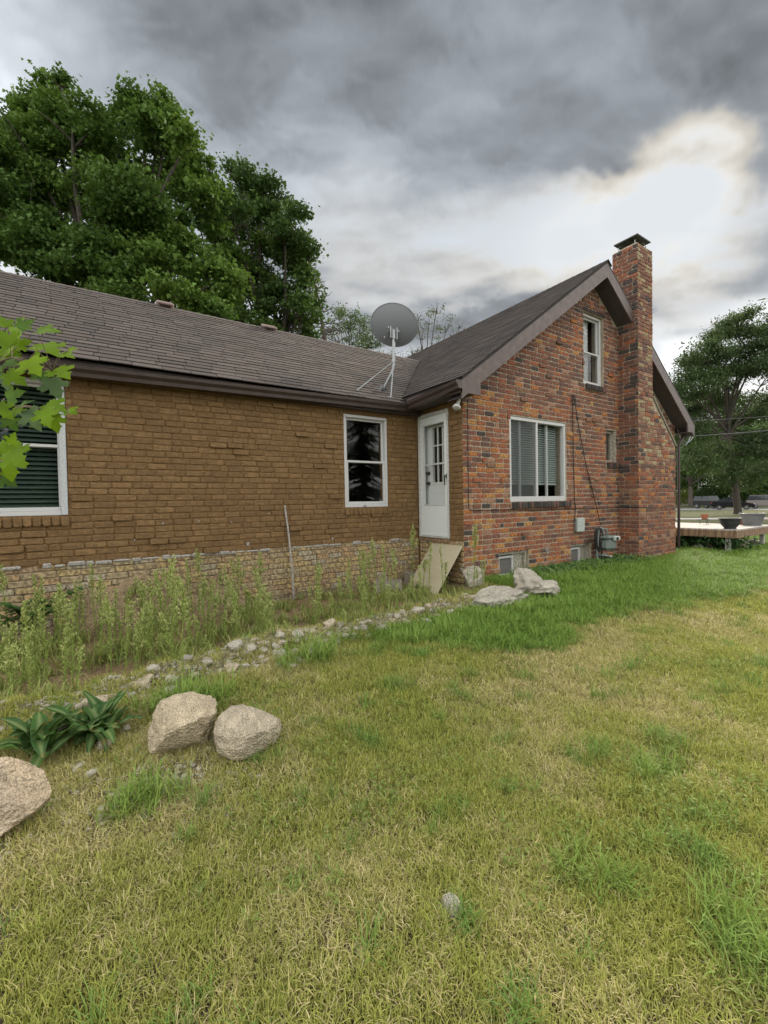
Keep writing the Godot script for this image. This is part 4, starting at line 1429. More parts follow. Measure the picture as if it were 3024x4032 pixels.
func build_fixtures() -> void:
	# satellite dish on a bent mast with two braces
	var d := thing("satellite_dish", "grey satellite dish on a bent mast with two braces on the shingles", "satellite dish", Vector3(-0.55, 3.09, -1.3))
	var o := d.position
	var mast_top := Vector3(-0.43, 4.06, -1.12) - o
	var elbow := Vector3(-0.44, 3.46, -1.12) - o
	var mb := MB.new()
	mb.tube([Vector3(0, 0.02, 0.02), elbow + Vector3(-0.02, -0.09, -0.03), elbow + Vector3(-0.004, -0.02, -0.004), elbow + Vector3(0, 0.05, 0), mast_top], [0.026], 12)
	mb.smooth()
	part("mast", mb, M.galv, d)
	mb = MB.new()
	var rt := Transform3D(Basis(Vector3(1, 0, 0), Vector3(0, 0.569, -0.823), Vector3(0, 0.823, 0.569)), Vector3.ZERO)
	mb.bev(Vector3(-0.11, -0.09, 0.012), Vector3(0.06, 0.09, 0.022), 0.003, rt)
	mb.bev(Vector3(-0.05, -0.03, 0.022), Vector3(-0.032, 0.04, 0.09), 0.003, rt)
	mb.bev(Vector3(0.03, -0.03, 0.022), Vector3(0.048, 0.04, 0.09), 0.003, rt)
	part("foot", mb, M.galv, d)
	mb = MB.new()
	mb.lathe([Vector2(0.0, 0), Vector2(0.045, 0.001), Vector2(0.045, 0.012), Vector2(0.0, 0.014)], 14, Transform3D(Basis(Vector3(0, 0, 1), PI / 2), Vector3(-0.05, 0.05, 0.035)))
	part("hinge_plate", mb, M.galv, d)
	var collar := Vector3(-0.44, 3.56, -1.12) - o
	for q in [Vector3(-1.15, 2.985, -1.13), Vector3(-0.55, 2.945, -1.06)]:
		mb = MB.new()
		mb.tube([collar, collar.lerp(q - o, 0.55)], [0.008], 8)
		mb.tube([collar.lerp(q - o, 0.55), q - o], [0.011], 8)
		var br := part("brace", mb, M.galv, d)
		mb = MB.new()
		mb.bev(Vector3(-0.05, -0.03, 0.0), Vector3(0.05, 0.03, 0.006), 0.002, Transform3D(rt.basis, q - o))
		part("brace_foot", mb, M.galv, br)
	mb = MB.new()
	mb.lathe([Vector2(0.029, -0.02), Vector2(0.034, -0.018), Vector2(0.034, 0.018), Vector2(0.029, 0.02)], 14, Transform3D(Basis.IDENTITY, collar))
	part("collar", mb, M.galv, d)
	# reflector: seen from behind, tipped towards the far sky
	var away := Vector3(FW.x * 0.9 + 0.2, 0, FW.z).normalized()
	var ax := (away * cos(0.60) + Vector3.UP * sin(0.60)).normalized()
	var e1 := away.cross(Vector3.UP).normalized()
	var e2 := e1.cross(away).normalized()
	e2 = (Vector3.UP - ax * ax.y).normalized()
	e1 = ax.cross(e2).normalized()
	var tw := -0.30
	var f1 := e1 * cos(tw) + e2 * sin(tw)
	var f2 := e2 * cos(tw) - e1 * sin(tw)
	var cen := deep(1350 + 605 * 0.3315, 1150 + 410 * 0.3315, 7.62) - o
	mb = MB.new()
	var rings := 10
	var sg := 40
	for side in 2:
		var k0 := mb.v.size()
		for r in rings + 1:
			for s in sg:
				var q := float(r) / rings
				var w := TAU * s / sg
				mb.pt(cen + f1 * cos(w) * q * 0.425 + f2 * sin(w) * q * 0.365 + ax * (q * q * 0.085 + (0.006 if side else 0.0)))
		for r in rings:
			for s in sg:
				var b0 := k0 + r * sg + s
				var b1 := k0 + r * sg + (s + 1) % sg
				if side == 0:
					mb.face(b0, b1 + sg, b1); mb.face(b0, b0 + sg, b1 + sg)
				else:
					mb.face(b0, b1, b1 + sg); mb.face(b0, b1 + sg, b0 + sg)
	mb.smooth()
	var refl := part("reflector", mb, M.dish, d)
	mb = MB.new()
	var rim := []
	for s in sg + 1:
		var w := TAU * s / sg
		rim.append(cen + f1 * cos(w) * 0.425 + f2 * sin(w) * 0.365 + ax * 0.088)
	mb.tube(rim, [0.009], 6, false)
	part("rim", mb, M.dish, refl)
	# bracket behind the reflector
	var hub := cen - f2 * 0.14 + ax * 0.0
	mb = MB.new()
	var arc := []
	for s in 13:
		var w := lerpf(-0.35, PI + 0.35, s / 12.0)
		arc.append(hub + f1 * cos(w) * 0.085 + f2 * sin(w) * 0.10 - ax * 0.012)
	mb.tube(arc, [0.014], 6)
	for q in [Vector2(-0.09, 0.12), Vector2(0.10, 0.10), Vector2(-0.12, -0.06), Vector2(0.10, -0.06)]:
		mb.lathe([Vector2(0.012, -0.03), Vector2(0.012, 0.0), Vector2(0.0, 0.001)], 8, Transform3D(Basis.IDENTITY, hub + f1 * q.x + f2 * q.y - ax * 0.01))
	part("bracket", mb, M.galv, d)
	mb = MB.new()
	var bt := Transform3D(Basis(f1, Vector3.UP, f1.cross(Vector3.UP)), mast_top + Vector3(0, -0.05, 0))
	mb.bev(Vector3(-0.06, -0.10, -0.04), Vector3(-0.045, 0.09, 0.07), 0.003, bt)
	mb.bev(Vector3(0.045, -0.10, -0.04), Vector3(0.06, 0.09, 0.07), 0.003, bt)
	mb.bev(Vector3(-0.034, -0.1, -0.034), Vector3(0.034, 0.06, 0.034), 0.012, bt)
	mb.tube([mast_top + Vector3(0, -0.03, 0), hub], [0.03, 0.035], 8)
	part("clamp", mb, M.galv, d)
	var lp := []
	for s in 16:
		var w := lerpf(1.8, -2.6, s / 15.0)
		lp.append(collar + Vector3(0.10 + cos(w) * 0.12, -0.02 + sin(w) * 0.10, 0.01))
	mb = MB.new()
	mb.tube(lp, [0.004], 5)
	part("coax_loop", mb, M.cable, d)
	# flood lamp under the eave, by the corner
	var fl := thing("flood_lamp", "white flood lamp with socket under the eave by the brick corner", "lamp", Vector3(-0.14, 2.765, 0.10))
	mb = MB.new()
	mb.lathe([Vector2(0.055, 0.0), Vector2(0.055, -0.03), Vector2(0.03, -0.045), Vector2(0, -0.046)], 18, Transform3D(Basis.from_scale(Vector3(1, 1, 1)), Vector3.ZERO))
	part("canopy", mb, M.soffit, fl)
	var ld := Vector3(-0.42, -0.80, 0.10).normalized()
	var lb := Basis(Quaternion(Vector3.UP, ld))
	mb = MB.new()
	mb.lathe([Vector2(0.0, 0.02), Vector2(0.02, 0.022), Vector2(0.027, 0.04), Vector2(0.027, 0.105), Vector2(0.0, 0.106)], 16, Transform3D(lb, Vector3(0.0, -0.02, 0)))
	mb.smooth()
	part("socket", mb, M.old_white, fl)
	mb = MB.new()
	mb.lathe([Vector2(0.025, 0.10), Vector2(0.03, 0.12), Vector2(0.056, 0.165), Vector2(0.06, 0.185), Vector2(0.05, 0.195), Vector2(0.0, 0.198)], 20, Transform3D(lb, Vector3(0.0, -0.02, 0)))
	mb.smooth()
	part("bulb", mb, M.vinyl, fl)
	# cables on the brick
	var z := 0.012
	var run := []
	for q in [[1841, 1575], [1842, 1700], [1843.5, 1850], [1845, 1980], [1846, 2002], [1852, 2008], [1880, 2009], [2010, 2007], [2120, 2009], [2230, 2003], [2330, 2002], [2433, 1998]]:
		run.append(on_z(q[0], q[1], z))
	run.append(Vector3(4.352, on_z(2433, 1998, z).y, 0.02))
	run.append(Vector3(4.35, on_x(2500, 1997, 4.35).y, 0.36))
	run.append(Vector3(4.36, on_x(2515, 1997, 4.36).y, 0.414))
	for q in [[2540, 1996], [2580, 1999], [2620, 1996], [2650, 1990]]:
		run.append(on_z(q[0], q[1], 0.414))
	cable("cable", "thin black cable down the brick corner and level across the gable and chimney", run, 0.006, M.cable)
	run = []
	for q in [[2254, 1552], [2256, 1700], [2259, 1850], [2262, 1960], [2266, 2000], [2263, 2050]]:
		run.append(on_z(q[0], q[1], 0.02))
	cable("cable", "black cable hanging straight down to the small utility box", run, 0.008, M.cable)
	run = []
	for q in [[2256, 1556], [2262, 1572], [2275, 1660], [2305, 1820], [2340, 1960], [2366, 2068]]:
		run.append(on_z(q[0], q[1], 0.035))
	cable("cable", "black cable slanting from the wall hook to the gas meter", run, 0.008, M.cable)
	run = []
	for s in 12:
		var w := TAU * s / 11.0
		run.append(on_z(2259 + 7 * cos(w), 1572 + 18 * sin(w), 0.03))
	cable("cable", "small coil of black cable on the wall hook above the slider window", run, 0.006, M.cable)
	# utility box
	var bp := on_z(2276, 2094, 0.0)
	var ub := thing("utility_box", "pale grey-green plastic utility box on the brick wall", "utility box", Vector3(bp.x, bp.y, 0.0))
	mb = MB.new()
	mb.bev(Vector3(-0.115, 0.0, 0.004), Vector3(0.115, 0.265, 0.075), 0.014)
	part("cover", mb, M.box, ub)
	mb = MB.new()
	mb.bev(Vector3(-0.13, 0.02, 0.004), Vector3(-0.116, 0.25, 0.05), 0.004)
	mb.bev(Vector3(-0.14, 0.15, 0.02), Vector3(-0.117, 0.19, 0.045), 0.004)
	part("hinge", mb, M.galv, ub)
	# gas meter, regulator and its hank of black cable
	var gp := on_z(2375, 2205, 0.16)
	var gm := thing("gas_meter", "grey-green gas meter with pipes and a hank of black cable", "gas meter", Vector3(gp.x, ground(gp.x, 0.16), 0.16))
	var y0 := -gm.position.y
	mb = MB.new()
	mb.bev(Vector3(-0.08, y0 + 0.25, -0.04), Vector3(0.22, y0 + 0.50, 0.16), 0.06)
	mb.bev(Vector3(-0.10, y0 + 0.48, -0.05), Vector3(0.25, y0 + 0.535, 0.17), 0.02)
	part("body", mb, M.meter, gm)
	mb = MB.new()
	mb.bev(Vector3(0.06, y0 + 0.44, 0.155), Vector3(0.24, y0 + 0.53, 0.21), 0.015)
	part("index_box", mb, M.box, gm)
	mb = MB.new()
	mb.bev(Vector3(0.085, y0 + 0.455, 0.2105), Vector3(0.16, y0 + 0.515, 0.215), 0.004)
	part("dial_window", mb, M.black, gm)
	mb = MB.new()
	mb.tube([Vector3(0.0, y0 + 0.53, 0.0), Vector3(0.0, y0 + 0.60, 0.0), Vector3(-0.02, y0 + 0.66, 0.0), Vector3(-0.09, y0 + 0.69, 0.0), Vector3(-0.16, y0 + 0.64, 0.0), Vector3(-0.17, y0 + 0.3, -0.02), Vector3(-0.17, -0.05, -0.02)], [0.022], 10)
	mb.smooth()
	part("inlet_pipe", mb, M.meter, gm)
	mb = MB.new()
	mb.tube([Vector3(0.14, y0 + 0.53, 0.0), Vector3(0.14, y0 + 0.60, 0.0), Vector3(0.12, y0 + 0.66, 0.0), Vector3(0.06, y0 + 0.67, -0.05), Vector3(0.05, y0 + 0.67, -0.16)], [0.02], 10)
	mb.smooth()
	part("outlet_pipe", mb, M.meter, gm)
	mb = MB.new()
	mb.lathe([Vector2(0.0, -0.012), Vector2(0.09, -0.01), Vector2(0.095, 0.0), Vector2(0.08, 0.018), Vector2(0.03, 0.03), Vector2(0.0, 0.03)], 20, Transform3D(Basis(Vector3(0, 0, 1), -0.12) * Basis.from_scale(Vector3(1, 1, 1)), Vector3(-0.02, y0 + 0.16, 0.02)))
	mb.tube([Vector3(0.06, y0 + 0.145, 0.02), Vector3(0.17, y0 + 0.13, 0.03)], [0.016], 8)
	part("regulator", mb, M.meter, gm)
	mb = MB.new()
	mb.bev(Vector3(0.16, y0 + 0.11, 0.0), Vector3(0.22, y0 + 0.145, 0.06), 0.008)
	part("valve_cap", mb, M.vinyl, gm)
	mb = MB.new()
	mb.tube([Vector3(-0.07, y0 + 0.30, 0.02), Vector3(-0.075, y0 + 0.16, 0.02), Vector3(-0.09, -0.05, 0.02)], [0.017], 8)
	part("riser", mb, M.cable, gm)
	mb = MB.new()
	for k in 9:
		var hk := []
		for s in 15:
			var w := TAU * s / 14.0
			hk.append(Vector3(-0.16 + cos(w) * (0.035 + 0.008 * k) - 0.02 * sin(w), y0 + 0.47 + sin(w) * (0.19 + 0.006 * k), -0.04 + 0.008 * k + 0.02 * sin(w + k)))
		mb.tube(hk, [0.0075], 5, false)
	part("cable_hank", mb, M.cable, gm)
	# outside tap
	var sp := on_z(2140, 2168, 0.0)
	var tp := thing("garden_tap", "small brass and steel garden tap between the basement windows", "tap", Vector3(sp.x, sp.y, 0))
	mb = MB.new()
	mb.tube([Vector3(0, 0, 0.002), Vector3(0, 0, 0.06), Vector3(0, -0.02, 0.09), Vector3(0, -0.045, 0.095)], [0.014, 0.014, 0.013, 0.012], 8)
	part("spout", mb, M.galv, tp)
	mb = MB.new()
	mb.lathe([Vector2(0, 0.03), Vector2(0.03, 0.03), Vector2(0.032, 0.037), Vector2(0, 0.04)], 10, Transform3D(Basis(Vector3(1, 0, 0), 0.6), Vector3(0, 0.0, 0.05)))
	part("handle", mb, M.galv, tp)
	# door ramp board, cinder blocks, leaning pole
	var pl := thing("ramp_board", "cream painted board leaning from the door sill down to the weeds", "board", Vector3(-0.26, 0.225, -0.385))
	mb = MB.new()
	var run_v := Vector3(-0.55, -0.70, 0.0)
	var ln := run_v.length()
	var rb := Basis(run_v.normalized(), run_v.normalized().cross(Vector3(0, 0, -1)) * -1.0, Vector3(0, 0, 1))
	rb = Basis(run_v.normalized(), Vector3(0, 0, 1).cross(run_v.normalized()), Vector3(0, 0, 1))
	mb.bev(Vector3(-ln / 2.0, -0.008, -0.35), Vector3(ln / 2.0, 0.010, 0.35), 0.004, Transform3D(rb, Vector3.ZERO))
	part("panel", mb, M.plank, pl)
	for q in [[1530.0, 2335.0, 0.52, "hollow concrete block standing in the weeds before the foundation"], [1620.0, 2290.0, 0.1, "hollow concrete block half hidden behind the ramp board"]]:
		var p := on_ground(q[0], q[1])
		if q[1] < 2300:
			p = Vector3(-0.25, ground(-0.25, -0.75), -0.82)
		var bl := thing("concrete_block", q[3], "concrete block", p, -q[2])
		mb = MB.new()
		for r in [[-0.195, -0.095, -0.165, 0.095], [0.165, -0.095, 0.195, 0.095], [-0.165, -0.095, 0.165, -0.065], [-0.165, 0.065, 0.165, 0.095], [-0.015, -0.065, 0.015, 0.065]]:
			mb.box(Vector3(r[0], -0.01, r[1]), Vector3(r[2], 0.19, r[3]))
		part("body", mb, M.concrete, bl)
	var foot := on_y(1158, 2360, -0.09)
	var tip := on_z(1121, 1990, WING + 0.02)
	var po := thing("leaning_pole", "thin weathered grey pole leaning on the painted brick wall", "pole", foot)
	mb = MB.new()
	var bend := Vector3(0.012, 0, 0.01)
	mb.tube([Vector3(0, -0.05, 0), (tip - foot) * 0.35 + bend, (tip - foot) * 0.7 + bend, tip - foot], [0.0145, 0.014, 0.0135, 0.013], 10)
	mb.smooth()
	part("shaft", mb, M.pole, po)

func build_deck() -> void:
	var dk := thing("timber_deck", "low weathered timber deck on posts beyond the chimney", "deck", Vector3(7.2, 0, 1.08))
	var y := 0.51
	var n := 17
	for k in n:
		var mb := MB.new()
		var x := k * 0.143
		mb.bev(Vector3(x + 0.003, y - 0.03, -5.2), Vector3(x + 0.139, y + rr(-0.002, 0.003), 0.015), 0.004)
		part("board", mb, M.deckwood, dk)
	var mb := MB.new()
	mb.bev(Vector3(-0.015, y - 0.19, -5.2), Vector3(0.025, y - 0.031, 0.0), 0.004)
	part("rim_joist", mb, M.deckside, dk)
	mb = MB.new()
	mb.bev(Vector3(-0.015, y - 0.19, 0.001), Vector3(n * 0.143, y - 0.031, 0.035), 0.004)
	part("rim_joist", mb, M.deckside, dk)
	for p in [Vector2(0.02, -0.12), Vector2(2.25, -0.12), Vector2(0.02, -2.6), Vector2(2.25, -2.6)]:
		mb = MB.new()
		mb.bev(Vector3(p.x + 0.03, -0.3, p.y - 0.09), Vector3(p.x + 0.12, y - 0.032, p.y), 0.006)
		part("post", mb, M.deckwood, dk)
	# planters
	var small_scale := Vector3.ONE * 0.87
	var bowl := thing("planter_bowl", "dark charcoal bowl planter on the near edge of the deck", "planter", Vector3(7.36, 0.514, 0.93))
	mb = MB.new()
	mb.lathe([Vector2(0.0, 0.0), Vector2(0.135, 0.0), Vector2(0.135, 0.015), Vector2(0.125, 0.025), Vector2(0.165, 0.075), Vector2(0.20, 0.13), Vector2(0.203, 0.14), Vector2(0.206, 0.145), Vector2(0.215, 0.19), Vector2(0.228, 0.245), Vector2(0.245, 0.252), Vector2(0.247, 0.275), Vector2(0.235, 0.285), Vector2(0.215, 0.28), Vector2(0.20, 0.20), Vector2(0.0, 0.20)], 36)
	mb.smooth()
	part("bowl", mb, M.pot_dark, bowl)
	bowl.scale = small_scale
	var tub := thing("planter_tub", "large grey ribbed planter tub with dry grass on the deck", "planter", Vector3(9.16, 0.514, 0.82))
	mb = MB.new()
	var prof := [Vector2(0.0, 0.0), Vector2(0.20, 0.0)]
	for k in 5:
		prof.append(Vector2(0.205 + 0.016 * k, 0.01 + k * 0.058))
		prof.append(Vector2(0.215 + 0.016 * k, 0.058 + k * 0.058))
	prof += [Vector2(0.285, 0.305), Vector2(0.31, 0.315), Vector2(0.312, 0.345), Vector2(0.30, 0.352), Vector2(0.27, 0.34), Vector2(0.26, 0.27), Vector2(0.0, 0.27)]
	mb.lathe(prof, 36)
	mb.smooth()
	part("tub", mb, M.pot_grey, tub)
	tub.scale = small_scale
	mb = MB.new()
	mb.tint = true
	for k in 90:
		var a := rr(0, TAU)
		var b := Vector3(cos(a) * rr(0.02, 0.22), 0.265, sin(a) * rr(0.02, 0.22))
		mb.col = Color(0.34, 0.31, 0.17).lerp(Color(0.16, 0.2, 0.08), rng.randf())
		blade(mb, b, Vector3(cos(a + rr(-1, 1)), 0, sin(a + rr(-1, 1))), rr(0.12, 0.26), 0.004, rr(0.3, 1.1))
	part("dry_grass", mb, leafy(Color.WHITE, 0.3, true), tub)
	# iron plant stand with small pots beyond the bowl
	var st := thing("plant_stand", "thin black iron plant stand on the far side of the deck", "plant stand", Vector3(9.05, 0.514, -0.16))
	mb = MB.new()
	for k in 3:
		var a := TAU * k / 3.0
		mb.tube([Vector3(cos(a) * 0.12, 0, sin(a) * 0.12), Vector3(cos(a) * 0.09, 0.06, sin(a) * 0.09), Vector3(cos(a) * 0.11, 0.13, sin(a) * 0.11)], [0.006], 5)
	mb.lathe([Vector2(0.11, 0.125), Vector2(0.116, 0.125), Vector2(0.116, 0.133), Vector2(0.11, 0.133)], 18)
	part("frame", mb, M.black, st)
	var small := [Vector2(0.0, 0.0), Vector2(0.06, 0.0), Vector2(0.083, 0.10), Vector2(0.094, 0.10), Vector2(0.098, 0.135), Vector2(0.088, 0.135), Vector2(0.08, 0.11), Vector2(0.0, 0.11)]
	for q in [["flower_pot", "small terracotta pot standing on the iron plant stand", Vector3(9.05, 0.648, -0.16), M.terracotta], ["flower_pot", "small dark plastic pot behind the charcoal bowl", Vector3(9.45, 0.514, 0.15), M.pot_dark], ["flower_pot", "terracotta pot mostly hidden behind the charcoal bowl", Vector3(9.45, 0.514, 0.52), M.terracotta]]:
		mb = MB.new()
		mb.lathe(small, 24, Transform3D(Basis.from_scale(Vector3.ONE * (1.0 if q[3] == M.terracotta else 1.25)), Vector3.ZERO))
		mb.smooth()
		var fp := thing(q[0], q[1], "flower pot", q[2])
		part("pot", mb, q[3], fp)
		if q[3] == M.pot_dark:
			mb = MB.new()
			mb.tint = true
			mb.col = Color(0.36, 0.36, 0.22)
			mb.tube([Vector3(0, 0.12, 0), Vector3(0.01, 0.35, 0.01)], [0.006, 0.004], 5)
			for k in 6:
				mb.tube([Vector3(0.005, 0.2 + 0.03 * k, 0.0), Vector3(0.05 * cos(k * 2.0), 0.26 + 0.03 * k, 0.05 * sin(k * 2.0))], [0.004, 0.003], 4)
			part("stalk", mb, leafy(Color.WHITE, 0.2, true), fp)
	# field stones under the deck
	for k in 9:
		var x := 7.35 + k * 0.28 + rr(-0.1, 0.1)
		var z := 0.55 + rr(-0.3, 0.25)
		var o := put("field_stone", rock(400 + k, Vector3(rr(0.10, 0.2), rr(0.08, 0.13), rr(0.1, 0.16)), 4, 0.1, 3).mesh(M.boulder2 if k % 2 else M.lime), self, Transform3D(Basis(Vector3.UP, rr(0, TAU)), Vector3(x, ground(x, z) + 0.05, z)))
		tag(o, "rough field stone lying under the timber deck", "stone", "stones under the deck")

# ---------------------------------------------------------------- far side of the street
func wheel(parent: Node3D, at: Vector3, r: float, called := "wheel", yaw := Basis.IDENTITY) -> void:
	var turn := Transform3D(yaw * Basis(Vector3(1, 0, 0), PI / 2), at)
	var mb := MB.new()
	mb.lathe([Vector2(r * 0.62, -0.1), Vector2(r * 0.92, -0.1), Vector2(r, -0.07), Vector2(r, 0.07), Vector2(r * 0.92, 0.1), Vector2(r * 0.62, 0.1)], 22, turn)
	mb.smooth()
	var w := part(called, mb, M.cable, parent)
	mb = MB.new()
	for s in [-1.0, 1.0]:
		for k in 5:
			var a := TAU * k / 5.0
			mb.box(Vector3(0.03, -0.02, -0.03), Vector3(r * 0.64, 0.02, 0.03), turn * Transform3D(Basis(Vector3.UP, a), Vector3(0, 0.085 * s, 0)))
	mb.lathe([Vector2(r * 0.58, -0.095), Vector2(r * 0.64, -0.095), Vector2(r * 0.64, 0.095), Vector2(r * 0.58, 0.095)], 20, turn)
	part("rim", mb, M.galv, w)

func build_car(called: String, label: String, at: Vector3, turn: float, paint: Color, lower: Array, cabin: Array, half: float, wr: float, wx: Array) -> Node3D:
	# lower body and cabin are outlines seen from the side (x forward); the cabin narrows towards the roof
	var c := thing(called, label, "car", at, turn)
	var pm := mat(paint, 0.25)
	pm.metallic_specular = 0.3
	var mb := MB.new()
	_hull(mb, lower, half, half)
	part("body", mb, pm, c)
	mb = MB.new()
	_hull(mb, cabin, half * 0.93, half * 0.76)
	var gl := mat(lin(0.03, 0.035, 0.04), 0.06)
	var cab := part("glass_cabin", mb, gl, c)
	var top: float = cabin[0].y
	for q in cabin:
		top = maxf(top, q.y)
	mb = MB.new()
	var roof := []
	for q in cabin:
		if q.y > top - 0.16:
			roof.append(Vector2(q.x, q.y + 0.012))
	var lo: float = roof[0].x
	var hi: float = roof[0].x
	for q in roof:
		lo = minf(lo, q.x)
		hi = maxf(hi, q.x)
	mb.bev(Vector3(lo, top - 0.05, -half * 0.79), Vector3(hi, top + 0.02, half * 0.79), 0.03)
	var mid: float = (cabin[0].x + cabin[1].x) / 2.0
	mb.prism([Vector2(mid - 0.04, cabin[0].y), Vector2(mid + 0.04, cabin[0].y), Vector2(mid + 0.0, top - 0.02), Vector2(mid - 0.06, top - 0.02)], -half * 0.86, half * 0.86)
	part("roof", mb, pm, cab)
	for x in wx:
		for s in [-1.0, 1.0]:
			wheel(c, Vector3(x, wr, s * (half - 0.1)), wr)
	return c

func _hull(mb: MB, pts: Array, w0: float, w1: float) -> void:
	var lo := 1e9
	var hi := -1e9
	for p in pts:
		lo = minf(lo, p.y)
		hi = maxf(hi, p.y)
	var k := mb.v.size()
	var m := pts.size()
	for s in [-1.0, 1.0]:
		for p in pts:
			mb.pt(Vector3(p.x, p.y, s * lerpf(w0, w1, (p.y - lo) / (hi - lo))))
	var tri := Geometry2D.triangulate_polygon(PackedVector2Array(pts))
	for q in range(0, tri.size(), 3):
		mb.face(k + tri[q], k + tri[q + 2], k + tri[q + 1])
		mb.face(k + m + tri[q], k + m + tri[q + 1], k + m + tri[q + 2])
	for s in m:
		var e := (s + 1) % m
		mb.face(k + s, k + e, k + m + e)
		mb.face(k + s, k + m + e, k + m + s)

func build_street() -> void:
	# heading of the street: across the line of sight
	var c0 := deep(2885, 2005, 56)
	var dir := Vector3(0.295, 0, 0.955).normalized()
	var side := Vector3(dir.z, 0, -dir.x)
	var gy := -0.45
	var mb := MB.new()
	var road := c0
	road.y = gy + 0.02
	mb.quad(road - dir * 140 - side * 3.0, road + dir * 140 - side * 3.0, road + dir * 140 + side * 7.5, road - dir * 140 + side * 7.5)
	structure(tag(part("road", mb, M.asphalt), "pale grey street surface beyond the far lawn", "road"))
	mb = MB.new()
	var a := on_y(2600, 2041, -0.05)
	var b := on_y(3060, 2038, -0.05)
	var pd := (b - a).normalized()
	var ps := Vector3(pd.z, 0, -pd.x)
	a.y = 0.0
	b.y = 0.0
	mb.box(Vector3(-60, -0.15, -0.9), Vector3(60, 0.0, 0.9), Transform3D(Basis(pd, Vector3.UP, pd.cross(Vector3.UP)), (a + b) / 2.0 + Vector3(0, ground((a.x + b.x) / 2.0, (a.z + b.z) / 2.0) + 0.05, 0)))
	structure(tag(part("pavement", mb, M.walk), "pale concrete footpath crossing the lawn beyond the deck", "pavement"))
	var hat := atan2(-dir.z, dir.x)
	# black hatchback, seen from the side
	var lower := [Vector2(-2.15, 0.35), Vector2(2.15, 0.30), Vector2(2.25, 0.55), Vector2(2.05, 0.78), Vector2(1.15, 0.95), Vector2(-2.0, 1.02), Vector2(-2.2, 0.85), Vector2(-2.22, 0.5)]
	var cabin := [Vector2(-1.95, 1.0), Vector2(1.2, 0.94), Vector2(0.35, 1.38), Vector2(-0.4, 1.47), Vector2(-1.1, 1.42)]
	var hb := build_car("parked_car", "black hatchback parked across the street beyond the deck", Vector3(c0.x, gy + 0.02, c0.z), hat, lin(0.012, 0.012, 0.014), lower, cabin, 0.88, 0.33, [-1.36, 1.36])
	for s in [-1.0, 1.0]:
		mb = MB.new()
		mb.bev(Vector3(-2.24, 0.82, s * 0.62 - 0.2), Vector3(-2.08, 0.95, s * 0.62 + 0.2), 0.03)
		part("tail_light", mb, mat(lin(0.5, 0.02, 0.03), 0.2), hb)
		mb = MB.new()
		mb.bev(Vector3(1.95, 0.62, s * 0.66 - 0.17), Vector3(2.2, 0.76, s * 0.66 + 0.17), 0.03)
		part("headlight", mb, M.vinyl, hb)
	# boxy dark off-roader behind it, its spare wheel on the tailgate
	var p := deep(2795, 1996, 63)
	var l2 := [Vector2(-2.0, 0.45), Vector2(2.1, 0.45), Vector2(2.15, 0.9), Vector2(2.0, 1.12), Vector2(-2.0, 1.15)]
	var c2 := [Vector2(-1.98, 1.14), Vector2(0.85, 1.12), Vector2(0.55, 1.82), Vector2(-1.95, 1.85)]
	var suv := build_car("parked_suv", "boxy black off-road car with spare wheel parked behind the hatchback", Vector3(p.x, gy + 0.02, p.z), hat - 0.75, lin(0.015, 0.015, 0.016), l2, c2, 0.92, 0.40, [-1.3, 1.35])
	mb = MB.new()
	wheel(suv, Vector3(-2.12, 1.05, 0), 0.38, "spare_wheel", Basis(Vector3.UP, PI / 2))
	# grey van at the edge of the view
	p = deep(3030, 2003, 58)
	var l3 := [Vector2(-2.4, 0.4), Vector2(2.4, 0.4), Vector2(2.45, 0.95), Vector2(1.7, 1.15), Vector2(-2.4, 1.15)]
	var c3 := [Vector2(-2.38, 1.14), Vector2(1.65, 1.14), Vector2(1.0, 1.80), Vector2(-2.1, 1.82)]
	build_car("parked_van", "taupe-grey van parked across the street past the hatchback", Vector3(p.x, gy + 0.02, p.z), hat, lin(0.20, 0.18, 0.17), l3, c3, 0.95, 0.36, [-1.5, 1.5])
	# board fence beyond the street
	var f0 := deep(2640, 1988, 88)
	var f1 := deep(2745, 1986, 88)
	var fd := (f1 - f0)
	fd.y = 0
	var fl := fd.length()
	fd = fd.normalized()
	var fn := thing("board_fence", "grey weathered upright board fence across the street", "fence", Vector3(f0.x, gy, f0.z), atan2(-fd.z, fd.x))
	var nb := int(fl / 0.16)
	for k in nb:
		mb = MB.new()
		mb.box(Vector3(k * 0.16, 0.05, -0.01), Vector3(k * 0.16 + 0.15, 1.75 + rr(-0.05, 0.05), 0.01))
		part("board", mb, mat(lin(0.30, 0.29, 0.27), 0.9) if k % 3 else M.pole, fn)
	for k in int(fl / 2.4) + 1:
		mb = MB.new()
		mb.box(Vector3(k * 2.4, -0.1, -0.14), Vector3(k * 2.4 + 0.1, 1.8, -0.02))
		part("post", mb, M.pole, fn)
	mb = MB.new()
	mb.box(Vector3(0, 0.4, 0.011), Vector3(fl, 0.5, 0.05))
	mb.box(Vector3(0, 1.3, 0.011), Vector3(fl, 1.4, 0.05))
	part("rail", mb, M.pole, fn)
	# utility pole in front of the wood
	var ut := deep(2751, 1870, 80)
	var up := thing("utility_pole", "pale wooden utility pole in front of the wood", "utility pole", Vector3(ut.x, gy, ut.z))
	mb = MB.new()
	mb.tube([Vector3(0, -0.3, 0), Vector3(0, 7.2, 0)], [0.16, 0.12], 10)
	part("shaft", mb, mat(lin(0.42, 0.42, 0.42), 0.9), up)
	mb = MB.new()
	mb.box(Vector3(-0.05, 6.8, -0.9), Vector3(0.05, 6.92, 0.9))
	part("cross_arm", mb, M.pole, up)
